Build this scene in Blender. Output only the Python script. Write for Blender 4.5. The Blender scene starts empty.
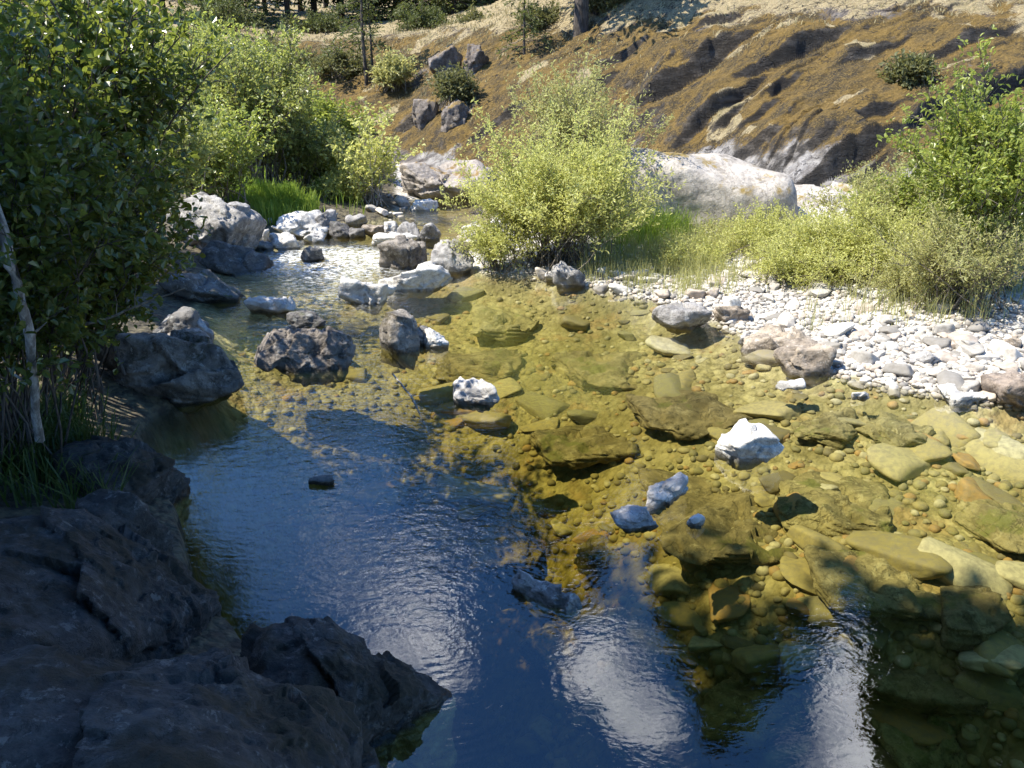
import bpy, bmesh, math, random
import numpy as np
from mathutils import Vector

# ------------------------------------------------------------------ camera, world, sun, exposure
sc = bpy.context.scene
COL = sc.collection
F, PITCH, CH = 852.0, math.radians(20.0), 2.6
cam_d = bpy.data.cameras.new('camera'); cam = bpy.data.objects.new('camera', cam_d); COL.objects.link(cam)
cam.location = (0, 0, CH); cam.rotation_euler = (math.radians(90) - PITCH, 0, 0)
cam_d.sensor_width = 36.0; cam_d.lens = F / 1024 * 36.0
cam_d.clip_start = 0.05; cam_d.clip_end = 3000
sc.camera = cam
sc.render.resolution_x, sc.render.resolution_y = 1024, 768
SUN_EL, SUN_AZ = math.radians(57), math.radians(-96)       # azimuth from +Y, towards -X
sd = Vector((math.sin(SUN_AZ) * math.cos(SUN_EL), math.cos(SUN_AZ) * math.cos(SUN_EL), math.sin(SUN_EL)))
sun_d = bpy.data.lights.new('sun', 'SUN'); sun = bpy.data.objects.new('sun', sun_d); COL.objects.link(sun)
sun_d.energy = 5.0; sun_d.angle = math.radians(0.5); sun_d.color = (1.0, 0.94, 0.81)
sun.rotation_euler = sd.to_track_quat('Z', 'Y').to_euler()
sc.view_settings.view_transform = 'Standard'; sc.view_settings.look = 'None'
sc.view_settings.gamma = 1.0; sc.view_settings.use_curve_mapping = False
sc.view_settings.exposure = 1.18
sc.render.engine = 'CYCLES'
sc.cycles.use_denoising = True
sc.cycles.max_bounces = 7; sc.cycles.diffuse_bounces = 3; sc.cycles.glossy_bounces = 3
sc.cycles.transmission_bounces = 4; sc.cycles.transparent_max_bounces = 8
sc.cycles.caustics_reflective = False; sc.cycles.caustics_refractive = False
sc.cycles.sample_clamp_indirect = 6.0


def view_dir(px, py):
    v = np.array([(px - 512) / F, 1.0, (384 - py) / F]); v /= np.linalg.norm(v)
    c, s = math.cos(PITCH), math.sin(PITCH)
    return np.array([v[0], v[1] * c + v[2] * s, -v[1] * s + v[2] * c])


def W(px, py, z=0.0):
    d = view_dir(px, py); t = (z - CH) / d[2]
    return d[0] * t, d[1] * t


def AT(px, py, y):
    d = view_dir(px, py); t = y / d[1]
    return d[0] * t, y, CH + d[2] * t


def depth_of(x, y, z):
    return y * math.cos(PITCH) + (CH - z) * math.sin(PITCH)


world = bpy.data.worlds.new('World'); sc.world = world; world.use_nodes = True
wn, wl = world.node_tree.nodes, world.node_tree.links
wn.clear()


class NT:
    """small helper to wire node trees"""
    def __init__(s, tree): s.t = tree; s.n = tree.nodes; s.l = tree.links
    def put(s, v, sock):
        if hasattr(v, 'is_output') or isinstance(v, bpy.types.NodeSocket): s.l.new(v, sock)
        else: sock.default_value = v
    def node(s, typ, ins=None, **kw):
        nd = s.n.new(typ)
        for k, v in kw.items(): setattr(nd, k, v)
        for k, v in (ins or {}).items(): s.put(v, nd.inputs[k])
        return nd
    def math(s, op, a, b=0.0, c=0.0, clamp=False):
        nd = s.n.new('ShaderNodeMath'); nd.operation = op; nd.use_clamp = clamp
        for i, v in enumerate((a, b, c)): s.put(v, nd.inputs[i])
        return nd.outputs[0]
    def noise(s, vec, scale, detail=4, rough=0.55, dist=0.0, out='Fac'):
        nd = s.node('ShaderNodeTexNoise', {'Scale': scale, 'Detail': detail, 'Roughness': rough, 'Distortion': dist})
        if vec is not None: s.l.new(vec, nd.inputs['Vector'])
        return nd.outputs[out]
    def ramp(s, v, lo, hi, smooth=True):
        nd = s.n.new('ShaderNodeMapRange'); nd.clamp = True
        if smooth: nd.interpolation_type = 'SMOOTHSTEP'
        s.put(v, nd.inputs[0]); nd.inputs[1].default_value = lo; nd.inputs[2].default_value = hi
        return nd.outputs[0]
    def mix(s, f, a, b):
        nd = s.n.new('ShaderNodeMix'); nd.data_type = 'RGBA'
        s.put(f, nd.inputs[0])
        for v, i in ((a, 6), (b, 7)):
            if isinstance(v, tuple) and len(v) == 3: v = v + (1,)
            s.put(v, nd.inputs[i])
        return nd.outputs[2]
    def map(s, vec, scale=(1, 1, 1), rot=(0, 0, 0), loc=(0, 0, 0)):
        nd = s.node('ShaderNodeMapping'); s.l.new(vec, nd.inputs[0])
        nd.inputs['Scale'].default_value = scale; nd.inputs['Rotation'].default_value = rot; nd.inputs['Location'].default_value = loc
        return nd.outputs[0]


w = NT(world.node_tree)
sky = w.node('ShaderNodeTexSky', sky_type='NISHITA', sun_disc=False, sun_elevation=SUN_EL, sun_rotation=SUN_AZ,
             altitude=200.0, air_density=1.0, dust_density=0.4, ozone_density=4.0)
tc = w.node('ShaderNodeTexCoord')
gen = tc.outputs['Generated']
warp = w.noise(gen, 3.0, 5, 0.6, out='Color')
wv = w.node('ShaderNodeVectorMath', {1: (0.5, 0.5, 0.5)}, operation='SUBTRACT'); w.l.new(warp, wv.inputs[0])
ws = w.node('ShaderNodeVectorMath', {3: 0.30}, operation='SCALE'); w.l.new(wv.outputs[0], ws.inputs[0])
wa = w.node('ShaderNodeVectorMath', operation='ADD'); w.l.new(gen, wa.inputs[0]); w.l.new(ws.outputs[0], wa.inputs[1])
wnm = w.node('ShaderNodeVectorMath', operation='NORMALIZE'); w.l.new(wa.outputs[0], wnm.inputs[0])
acc = None
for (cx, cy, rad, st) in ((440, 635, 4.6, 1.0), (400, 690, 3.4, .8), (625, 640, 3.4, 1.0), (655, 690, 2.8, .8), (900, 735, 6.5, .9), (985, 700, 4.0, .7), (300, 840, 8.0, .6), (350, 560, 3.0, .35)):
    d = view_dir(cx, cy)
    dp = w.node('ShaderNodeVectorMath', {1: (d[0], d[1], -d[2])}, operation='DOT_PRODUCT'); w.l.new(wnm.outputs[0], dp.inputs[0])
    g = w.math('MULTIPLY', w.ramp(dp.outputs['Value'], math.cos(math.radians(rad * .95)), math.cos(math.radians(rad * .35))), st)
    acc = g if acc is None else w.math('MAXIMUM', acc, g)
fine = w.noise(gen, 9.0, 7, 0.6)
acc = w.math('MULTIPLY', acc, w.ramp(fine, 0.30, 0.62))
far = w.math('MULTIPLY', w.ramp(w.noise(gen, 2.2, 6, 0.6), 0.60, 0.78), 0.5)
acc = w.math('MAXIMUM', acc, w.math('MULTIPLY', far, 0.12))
bg = w.node('ShaderNodeBackground', {'Strength': 0.138})
sat = w.node('ShaderNodeHueSaturation', {'Saturation': 1.25, 'Value': 1.22, 'Hue': .505}); w.l.new(sky.outputs[0], sat.inputs['Color'])
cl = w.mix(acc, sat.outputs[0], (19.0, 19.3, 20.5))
w.l.new(cl, bg.inputs['Color'])
wo = w.node('ShaderNodeOutputWorld'); w.l.new(bg.outputs[0], wo.inputs[0])

# ------------------------------------------------------------------ numpy noise
_r = np.random.RandomState(7)
PERM = _r.permutation(256); PERM = np.concatenate([PERM, PERM, PERM]).astype(np.int64)
GR = _r.normal(size=(256, 3)); GR /= np.linalg.norm(GR, axis=1, keepdims=True)


def perlin(P):
    i = np.floor(P).astype(np.int64); f = P - i; i &= 255
    u = f * f * f * (f * (f * 6 - 15) + 10)
    out = 0
    for dx in (0, 1):
        for dy in (0, 1):
            for dz in (0, 1):
                h = PERM[PERM[PERM[i[:, 0] + dx] + i[:, 1] + dy] + i[:, 2] + dz]
                g = GR[h]
                v = g[:, 0] * (f[:, 0] - dx) + g[:, 1] * (f[:, 1] - dy) + g[:, 2] * (f[:, 2] - dz)
                wgt = (u[:, 0] if dx else 1 - u[:, 0]) * (u[:, 1] if dy else 1 - u[:, 1]) * (u[:, 2] if dz else 1 - u[:, 2])
                out = out + v * wgt
    return out * 1.5


def fbm(P, octv=5, gain=0.5, ridged=False):
    a, s, o = 1.0, 0.0, 0
    for k in range(octv):
        n = perlin(P * (2.03 ** k) + k * 17.3)
        if ridged: n = 1 - 2 * np.abs(n)
        o = o + a * n; s += a; a *= gain
    return o / s


def sm(x, lo, hi):
    t = np.clip((x - lo) / (hi - lo), 0, 1); return t * t * (3 - 2 * t)


# ------------------------------------------------------------------ mesh helpers
def quick_mesh(name, V, Fc, smooth=True):
    """V (n,3), Fc (m,k) all the same size"""
    V = np.ascontiguousarray(V, dtype=np.float32); Fc = np.ascontiguousarray(Fc, dtype=np.int32)
    me = bpy.data.meshes.new(name)
    me.vertices.add(len(V)); me.vertices.foreach_set('co', V.ravel())
    me.loops.add(Fc.size); me.loops.foreach_set('vertex_index', Fc.ravel())
    me.polygons.add(len(Fc)); k = Fc.shape[1]
    me.polygons.foreach_set('loop_start', np.arange(0, Fc.size, k, dtype=np.int32))
    me.polygons.foreach_set('loop_total', np.full(len(Fc), k, dtype=np.int32))
    me.polygons.foreach_set('use_smooth', np.full(len(Fc), smooth, dtype=bool))
    me.update(calc_edges=True)
    return me


def put(name, me, mat=None, parent=None, loc=None, **props):
    o = bpy.data.objects.new(name, me); COL.objects.link(o)
    if mat is not None and me is not None and len(me.materials) == 0: me.materials.append(mat)
    if parent is not None: o.parent = parent
    if loc is not None: o.location = loc
    for k, v in props.items(): o[k] = v
    return o


def thing(name, label, cat, loc=(0, 0, 0), group=None):
    o = put(name, None, loc=loc, label=label, category=cat)
    if group: o['group'] = group
    return o


# ------------------------------------------------------------------ materials
def new_mat(name):
    m = bpy.data.materials.new(name); m.use_nodes = True
    m.node_tree.nodes.clear()
    t = NT(m.node_tree); out = t.node('ShaderNodeOutputMaterial')
    return m, t, out


def principled(t, out, color, rough=0.8, bump=None, bstr=0.5, bdist=0.02, **ins):
    p = t.node('ShaderNodeBsdfPrincipled')
    t.put(color if not (isinstance(color, tuple) and len(color) == 3) else color + (1,), p.inputs['Base Color'])
    t.put(rough, p.inputs['Roughness'])
    for k, v in ins.items(): t.put(v, p.inputs[k.replace('_', ' ')])
    if bump is not None:
        b = t.node('ShaderNodeBump', {'Strength': bstr, 'Distance': bdist}); t.l.new(bump, b.inputs['Height'])
        t.l.new(b.outputs[0], p.inputs['Normal'])
    if out is not None: t.l.new(p.outputs[0], out.inputs[0])
    return p


def rock_mat(name, light, dark, lichen=None, lich_amt=0.5, moss=None, moss_amt=0.0, wet=True, bump=0.6, fine=1.0):
    m, t, out = new_mat(name)
    pos = t.node('ShaderNodeNewGeometry').outputs['Position']
    rnd = t.node('ShaderNodeObjectInfo').outputs['Random']
    n1 = t.noise(pos, 2.6 * fine, 8, 0.62); n2 = t.noise(pos, 13 * fine, 6, 0.65); n3 = t.noise(pos, 70 * fine, 3, 0.6)
    c = t.mix(t.ramp(t.math('ADD', t.math('MULTIPLY', n1, .55), t.math('MULTIPLY', n2, .45)), .36, .62), dark, light)
    vein = t.ramp(t.math('ABSOLUTE', t.math('SUBTRACT', t.noise(pos, 4.2 * fine, 6, 0.6, 0.6), 0.5)), 0.0, 0.014)
    c = t.mix(t.math('MULTIPLY', t.math('SUBTRACT', 1.0, vein), .5), c, tuple(v * .35 for v in dark))
    c = t.mix(t.math('MULTIPLY', t.ramp(n3, .52, .72), .4), c, tuple(v * .5 for v in dark))
    if lichen: c = t.mix(t.math('MULTIPLY', t.ramp(t.noise(pos, 8.5 * fine, 7, .75, .4), .565, .60), lich_amt), c, lichen)
    nz = t.node('ShaderNodeSeparateXYZ'); t.l.new(t.node('ShaderNodeNewGeometry').outputs['Normal'], nz.inputs[0])
    if moss: c = t.mix(t.math('MULTIPLY', t.ramp(t.noise(pos, 2.4, 7, .7), .62 - .3 * moss_amt, .70 - .2 * moss_amt), t.ramp(nz.outputs[2], .1, .6)), c, moss)
    ht = t.math('ADD', t.math('ADD', t.math('MULTIPLY', n1, 1.0), t.math('MULTIPLY', n2, .5)), t.math('MULTIPLY', n3, .16))
    ht = t.math('ADD', ht, t.math('MULTIPLY', vein, .12))
    hue = t.node('ShaderNodeHueSaturation', {'Value': t.math('ADD', .82, t.math('MULTIPLY', rnd, .36)), 'Hue': t.math('ADD', .492, t.math('MULTIPLY', rnd, .016))})
    t.l.new(c, hue.inputs['Color']); c = hue.outputs[0]
    rough = .85
    if wet:                                                 # dark damp band at the waterline, brown-olive algae under it
        sp = t.node('ShaderNodeSeparateXYZ'); t.l.new(pos, sp.inputs[0])
        z = t.math('SUBTRACT', sp.outputs[2], t.math('MULTIPLY', n2, .05))
        damp = t.math('SUBTRACT', 1.0, t.ramp(z, -.002, .016))
        algae = t.mix(t.ramp(n1, .35, .65), (.13, .115, .03), (.30, .24, .075))
        dc = t.node('ShaderNodeMix', data_type='RGBA', blend_type='MULTIPLY'); dc.inputs[0].default_value = 1
        t.l.new(c, dc.inputs[6]); dc.inputs[7].default_value = (.38, .37, .34, 1)
        c = t.mix(damp, c, dc.outputs[2])
        c = t.mix(t.math('SUBTRACT', 1.0, t.ramp(sp.outputs[2], -.05, .0)), c, algae)
        rough = t.math('SUBTRACT', .88, t.math('MULTIPLY', damp, .5))
    principled(t, out, c, rough, ht, bump, .05 / fine)
    return m


M = {}
M['pale'] = rock_mat('pale_stone', (.60, .58, .54), (.34, .32, .30), (.70, .69, .66), .5)
M['grey'] = rock_mat('grey_stone', (.36, .345, .33), (.13, .122, .115), (.50, .49, .46), .6)
M['dark'] = rock_mat('dark_stone', (.16, .15, .14), (.045, .043, .042), (.34, .34, .32), .5, (.05, .055, .015), .3)
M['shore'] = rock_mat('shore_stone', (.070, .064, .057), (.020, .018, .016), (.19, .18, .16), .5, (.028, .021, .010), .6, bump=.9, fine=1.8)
M['granite'] = rock_mat('granite', (.43, .385, .34), (.22, .195, .17), (.30, .27, .24), .6, (.22, .15, .045), .30, bump=.8, fine=1.4)
M['bankgrey'] = rock_mat('bank_grey_stone', (.25, .22, .19), (.07, .06, .05), (.42, .40, .37), .5, (.05, .04, .015), .35, bump=.8)
M['brown'] = rock_mat('brown_stone', (.34, .28, .22), (.10, .08, .06), (.48, .43, .37), .5)
M['outcrop'] = rock_mat('outcrop_stone', (.20, .17, .15), (.06, .05, .045), (.30, .28, .25), .5, (.17, .11, .03), .5)


def pebble_mat(name, cols, wet=True):
    m, t, out = new_mat(name)
    pos = t.node('ShaderNodeNewGeometry').outputs['Position']
    rnd = t.node('ShaderNodeObjectInfo').outputs['Random']; isl = t.node('ShaderNodeNewGeometry').outputs['Random Per Island']
    r = t.math('FRACT', t.math('ADD', rnd, isl))
    cr = t.node('ShaderNodeValToRGB'); t.l.new(r, cr.inputs[0])
    e = cr.color_ramp.elements; cr.color_ramp.interpolation = 'CONSTANT'
    for k, c in enumerate(cols):
        x = k / len(cols)
        el = e[k] if k < 2 else e.new(x)
        el.position = x; el.color = c + (1,)
    n = t.noise(pos, 22, 6, .6); n2 = t.noise(pos, 120, 2, .5)
    c = t.mix(t.math('MULTIPLY', t.ramp(n, .35, .7), .55), cr.outputs[0], (.16, .145, .12))
    if wet:
        sp = t.node('ShaderNodeSeparateXYZ'); t.l.new(pos, sp.inputs[0])
        c = t.mix(t.math('MULTIPLY', t.math('SUBTRACT', 1.0, t.ramp(sp.outputs[2], -.01, .015)), .6), c, (.15, .12, .05))
    principled(t, out, c, .8, t.math('ADD', n, t.math('MULTIPLY', n2, .2)), .5, .012)
    return m


M['bar'] = pebble_mat('bar_pebble', [(.55, .51, .45), (.45, .42, .375), (.60, .57, .51), (.33, .31, .28), (.52, .465, .40), (.42, .35, .285), (.56, .535, .48), (.21, .195, .175)])
M['sunk'] = pebble_mat('sunk_stone', [(.32, .27, .12), (.26, .22, .09), (.38, .33, .17), (.22, .20, .09), (.36, .23, .09), (.46, .42, .28), (.28, .25, .13), (.19, .16, .08)], False)
M['sunkbig'] = rock_mat('sunk_boulder', (.28, .235, .115), (.12, .10, .045), (.40, .355, .20), .5, (.14, .14, .04), .3, wet=False, bump=.8)


def leaf_mat(name, c1, c2, trans=(.30, .38, .05), gloss=.45, tw=.45):
    m, t, out = new_mat(name)
    g = t.node('ShaderNodeNewGeometry'); r = g.outputs['Random Per Island']
    c = t.mix(r, c1, c2)
    p = principled(t, None, c, gloss, Specular_IOR_Level=.5)
    tr = t.node('ShaderNodeBsdfTranslucent', {'Color': t.mix(r, tuple(v * .75 for v in trans), trans)})
    mx = t.node('ShaderNodeMixShader', {0: tw}); t.l.new(p.outputs[0], mx.inputs[1]); t.l.new(tr.outputs[0], mx.inputs[2])
    t.l.new(mx.outputs[0], out.inputs[0])
    return m


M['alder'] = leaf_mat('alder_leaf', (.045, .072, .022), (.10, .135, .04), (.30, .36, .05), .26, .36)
M['alder_sun'] = leaf_mat('alder_leaf_sun', (.19, .22, .07), (.33, .35, .14), (.50, .54, .13), .34, .45)  # paler copy of the alder leaf, with sunlight put into its colour
M['willow'] = leaf_mat('willow_leaf', (.40, .41, .12), (.60, .60, .26), (.76, .77, .24), .45, .48)
M['willow2'] = leaf_mat('willow_leaf_dull', (.32, .33, .12), (.48, .47, .22), (.62, .60, .22), .5, .48)
M['green'] = leaf_mat('shrub_leaf', (.16, .21, .04), (.28, .32, .08), (.52, .58, .11), .38, .45)
M['dull'] = leaf_mat('dull_leaf', (.12, .13, .05), (.20, .20, .09), (.28, .28, .09), .55, .35)
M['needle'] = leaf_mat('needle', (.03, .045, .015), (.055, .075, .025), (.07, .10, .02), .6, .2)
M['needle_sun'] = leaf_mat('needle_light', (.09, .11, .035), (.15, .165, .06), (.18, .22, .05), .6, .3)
M['grass'] = leaf_mat('grass_blade', (.16, .26, .03), (.26, .34, .06), (.42, .56, .08), .5, .45)
M['drygrass'] = leaf_mat('dry_grass_blade', (.36, .30, .15), (.46, .40, .22), (.40, .35, .18), .6, .3)
M['fern'] = leaf_mat('fern_blade', (.03, .055, .012), (.06, .095, .022), (.12, .20, .03), .5, .4)


def bark_mat(name, a, b):
    m, t, out = new_mat(name)
    pos = t.node('ShaderNodeNewGeometry').outputs['Position']
    v = t.map(pos, (1, 1, .25)); n = t.noise(v, 22, 6, .65)
    principled(t, out, t.mix(t.ramp(n, .38, .62), a, b), .9, n, .8, .02)
    return m


M['bark'] = bark_mat('dark_bark', (.035, .028, .022), (.11, .09, .075))
M['twig'] = bark_mat('grey_brown_twig', (.10, .08, .06), (.22, .19, .15))
M['bleached'] = bark_mat('bleached_wood', (.14, .12, .10), (.42, .39, .35))

# ------------------------------------------------------------------ the shape of the ground
RB = [(1500, 432), (1100, 410), (1024, 403), (960, 398), (905, 386), (850, 376), (800, 362), (765, 345), (722, 322), (665, 300), (600, 288), (545, 279), (480, 273), (462, 262), (470, 240), (490, 222), (500, 207), (480, 198)]
LB = [(440, 196), (405, 201), (398, 214), (375, 222), (330, 226), (270, 232), (240, 258), (215, 280), (200, 310), (205, 345), (215, 385), (168, 430), (182, 480), (205, 520), (225, 600), (262, 640), (385, 690), (372, 768)]
POLY = np.array([W(*p) for p in RB] + [W(*p) for p in LB] + [(-.9, 1.5), (-1.6, -3), (4, -14), (60, -14), (60, 2)])


def poly_sd(x, y, P):
    """signed distance, positive inside"""
    d2 = np.full(x.shape, 1e9); inside = np.zeros(x.shape, bool)
    n = len(P)
    for i in range(n):
        ax, ay = P[i]; bx, by = P[(i + 1) % n]
        ex, ey = bx - ax, by - ay
        t = np.clip(((x - ax) * ex + (y - ay) * ey) / (ex * ex + ey * ey), 0, 1)
        d2 = np.minimum(d2, (x - ax - t * ex) ** 2 + (y - ay - t * ey) ** 2)
        if ay != by:
            c = ((ay > y) != (by > y)) & (x < (bx - ax) * (y - ay) / (by - ay) + ax)
            inside ^= c
    d = np.sqrt(d2)
    return np.where(inside, d, -d)


HB = np.array([(-60, 30), (-30, 26), (-12, 25), (-6, 25), (-3, 23.5), (-.8, 21.0), (1.5, 18.8), (3.3, 16.8), (5.6, 14.6), (8.5, 13.4), (14, 12), (30, 11), (60, 8)], float)


LEDGES = []


def ground(x, y):
    """height and the zone weights at x, y (arrays)"""
    x = np.asarray(x, float); y = np.asarray(y, float)
    Z0 = np.zeros_like(x)
    P = np.stack([x, y, Z0], 1)
    n_big = fbm(P * .25, 3); n_mid = fbm(P * .9 + 5, 4); n_fin = fbm(P * 4 + 9, 4)
    d = poly_sd(x, y, POLY) + n_mid * .25 * (1 + .02 * np.abs(y))
    # river bed
    cx, cy = W(300, 560)
    deep = np.exp(-(((x - cx) / 1.6) ** 2 + ((y - cy) / 2.6) ** 2))
    gx, gy = W(735, 640)
    deep2 = np.exp(-(((x - gx) / 1.5) ** 2 + ((y - gy) / .75) ** 2))
    gx, gy = W(430, 470)
    deep3 = np.exp(-(((x - gx) / 1.6) ** 2 + ((y - gy) / 1.5) ** 2))
    rif = np.exp(-(((x - W(320, 262)[0]) / 2.2) ** 2 + ((y - 13.2) / 3.2) ** 2))
    dep = .02 + np.clip(d, 0, 3) * .19 + .10 * sm(d, 0, .4)
    dep = np.minimum(dep, .46) + deep * 2.4 + deep2 * 2.2 + deep3 * .8
    dep = dep * (1 - .62 * rif)
    bed = -dep + n_mid * .10 + n_fin * .03
    # banks
    o = np.clip(-d, 0, None)
    left = sm(-(x + .12 * y), -.2, .8)
    right_bank = .03 + .075 * o + .05 * np.clip(o - 1.5, 0, 6)
    left_bank = .02 + .30 * np.minimum(o, 1.3) + .14 * np.clip(o - 1.3, 0, 8)
    up = sm(y, 11, 16)
    left_bank = left_bank * (1 - up) + up * (.06 + .10 * np.minimum(o, 8))
    bank = right_bank * (1 - left) + left_bank * left
    bank = np.minimum(bank, 1.25) + n_mid * .09 * sm(o, 0, 1.2) + n_fin * .02
    h = np.where(d > 0, bed, bank)
    k = sm(d, -.15, .15); h = bank * (1 - k) + bed * k
    # the hillside behind
    yb = np.interp(x, HB[:, 0], HB[:, 1]) + n_big * 1.2
    t = y - yb
    tp = np.clip(t, 0, None)
    slope = .43
    crest = np.interp(x, [-30, -8, -1, 4, 30], [6.5, 6.5, 7.5, 10.5, 14])
    sl2 = np.interp(x, [-8, 0, 4, 10], [.10, .13, .2, .26])
    ramp = slope * np.minimum(tp, crest) + sl2 * np.clip(tp - crest, 0, 60) + .30 * np.clip(tp - 45, 0, 100)
    ramp = ramp * sm(tp, 0, 1.5)
    hill = sm(t, -.4, .8)
    ca, sa = .54, -.842                                   # across the bedding
    s = x * ca + y * sa; q = -x * sa + y * ca
    Sw = np.stack([s * .35, q * .10, Z0], 1)
    wv = fbm(Sw + 3, 3)
    mask = sm(fbm(np.stack([s * .6, q * .28, Z0 + 4], 1), 3), -.02, .24)
    mask2 = sm(fbm(np.stack([s * 1.3, q * .4, Z0 + 8], 1), 3), -.02, .30)
    e1 = s / 1.9 + wv * 1.4; e1 = e1 - np.floor(e1)
    st1 = e1 * (1 - sm(e1, .90, .955)) - .25 * sm(e1, .92, .96) * (1 - sm(e1, .967, .998))
    e2 = s / .55 + wv * 3.1; e2 = e2 - np.floor(e2)
    st2 = e2 * (1 - sm(e2, .80, .92)) - .35 * sm(e2, .84, .92) * (1 - sm(e2, .93, .998))
    rugged = np.interp(x, [-20, -6, -1, 2, 30], [.25, .3, .4, .95, 1]) * (1 - .55 * sm(tp, 7.5, 11))
    h2 = ramp + hill * rugged * (.08 * mask * st1 + .10 * mask2 * st2) + hill * (n_big * .55 + n_mid * .22 + n_fin * .06)
    for (ax, ay, bx_, by_, A_, B_) in LEDGES:
        ex, ey = bx_ - ax, by_ - ay; ln = math.hypot(ex, ey); ex /= ln; ey /= ln
        u_ = (x - ax) * ex + (y - ay) * ey; v_ = (x - ax) * ey - (y - ay) * ex      # v_ > 0 on the lower right side
        near = (u_ > -1) & (u_ < ln + 1) & (np.abs(v_) < 6)
        if not near.any(): continue
        un, vn = u_[near], v_[near] + n_fin[near] * .012 + .05 * np.sin(u_[near] * 1.6 + ax)
        win = sm(un, -.45, .35) * (1 - sm(un, ln - .45, ln + .6))
        prof = np.where(vn < 0, A_ * np.exp(vn / 1.3), -B_ * np.exp(-vn / .55))
        k_ = sm(vn, -.045, .045); prof = (A_ * np.exp(np.minimum(vn, 0) / 1.3)) * (1 - k_) - B_ * np.exp(-np.maximum(vn, 0) / .55) * k_
        h2[near] = h2[near] + win * prof * (.8 + .6 * n_mid[near])
    lump = fbm(P * .45 + 31, 5, .55, True)
    h2 = h2 + hill * lump * .20
    # bare scoured rock at the foot of the hill
    h = h * (1 - hill) + hill * (np.minimum(h, .5) + .12 + h2)
    # far ground keeps rising gently, behind the camera a wooded bank
    back = sm(-y, 2, 10) * sm(-x, -4, 3)
    h = h + back * (.5 + .18 * np.clip(-y - 2, 0, 80))
    leftup = sm(-x, 6, 12) * (1 - up * .6)
    h = h + leftup * .16 * np.clip(-x - 6, 0, 60)
    topw = sm(tp + n_mid * 3.2 + n_big * 2, 5.6, 9.0)
    lowrock = 1 - sm(tp + n_mid * 1.6 + n_big * 2.0 + .25 * (x - 4), .5, 2.0) if False else 1 - sm(tp + n_mid * 1.3 + n_big * 1.5, .1 + .4 * sm(x, 2, 5), .9 + .9 * sm(x, 2, 5))
    mossn = fbm(P * .55 + 50, 5, .6)
    moss = hill * (1 - lowrock) * sm(mossn, -.55, -.1) * (1 - topw * .9)
    dry = hill * np.maximum(topw, .8 * sm(fbm(P * .8 + 80, 4), .16, .38) * (1 - lowrock))
    grav = (1 - hill) * (1 - left)
    soil = (1 - hill) * left
    return h, moss, dry, grav, soil, lowrock * hill, d


def gz(x, y):
    return float(ground(np.array([x]), np.array([y]))[0][0])


def hit(px, py):
    d_ = view_dir(px, py); t_ = np.linspace(12, 60, 900); X_, Y_, Z_ = d_[0] * t_, d_[1] * t_, CH + d_[2] * t_
    g_ = ground(X_, Y_)[0]; k_ = np.nonzero(Z_ < g_)[0]
    k_ = k_[0] if len(k_) else 600
    return X_[k_], Y_[k_]


_L = [(682, 142, 758, 86, .24, .20), (712, 128, 742, 106, .12, .14), (742, 126, 772, 106, .10, .12), (788, 192, 890, 138, .34, .30), (800, 168, 826, 152, .14, .12), (742, 82, 836, 40, .22, .20), (640, 106, 720, 52, .26, .22),
      (655, 92, 742, 40, .14, .16), (760, 96, 800, 76, .08, .12), (835, 190, 880, 160, .22, .2), (700, 30, 735, 18, .16, .14), (850, 60, 905, 44, .14, .14), (905, 130, 960, 96, .18, .16), (930, 60, 1010, 30, .14, .14), (960, 110, 1040, 70, .2, .2),
      (560, 118, 612, 78, .18, .16), (600, 70, 640, 46, .12, .12), (470, 140, 520, 108, .16, .14), (400, 130, 440, 104, .14, .12), (620, 140, 650, 118, .12, .12), (860, 130, 900, 112, .10, .12), (735, 160, 775, 140, .10, .10), (905, 190, 980, 150, .2, .2)]
LEDGES = [(*hit(a_, b_), *hit(c_, d_), e_ * 1.35, f_ * 1.3) for (a_, b_, c_, d_, e_, f_) in _L]

az = np.concatenate([np.linspace(-180, -40, 56)[:-1], np.linspace(-40, -34, 24)[:-1], np.linspace(-34, 34, 900), np.linspace(34, 40, 24)[1:], np.linspace(40, 180, 56)[1:]])
az = np.radians(az[:-1])
rr = np.concatenate([np.geomspace(.25, 1.6, 14)[:-1], np.geomspace(1.6, 13, 400), np.geomspace(13, 33, 640)[1:], np.geomspace(33, 46, 40)[1:], np.geomspace(46, 700, 40)[1:]])
NA, NR = len(az), len(rr)
X = (rr[:, None] * np.sin(az)[None, :]).ravel(); Y = (rr[:, None] * np.cos(az)[None, :]).ravel()
Hh, moss, dry, grav, soil, lowr, dd = ground(X, Y)
V = np.stack([X, Y, Hh], 1)
i, j = np.meshgrid(np.arange(NR - 1), np.arange(NA), indexing='ij')
a = (i * NA + j).ravel(); b = (i * NA + (j + 1) % NA).ravel(); c = ((i + 1) * NA + (j + 1) % NA).ravel(); e = ((i + 1) * NA + j).ravel()
FC = np.stack([a, e, c, b], 1)[:, ::-1]
V = np.vstack([V, [[0, 0, gz(0, 0)]]])
yb_all = np.interp(V[:, 0], HB[:, 0], HB[:, 1]) - .6
is_hill = (V[:, 1] > yb_all)
fh = is_hill[FC].all(1)


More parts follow.
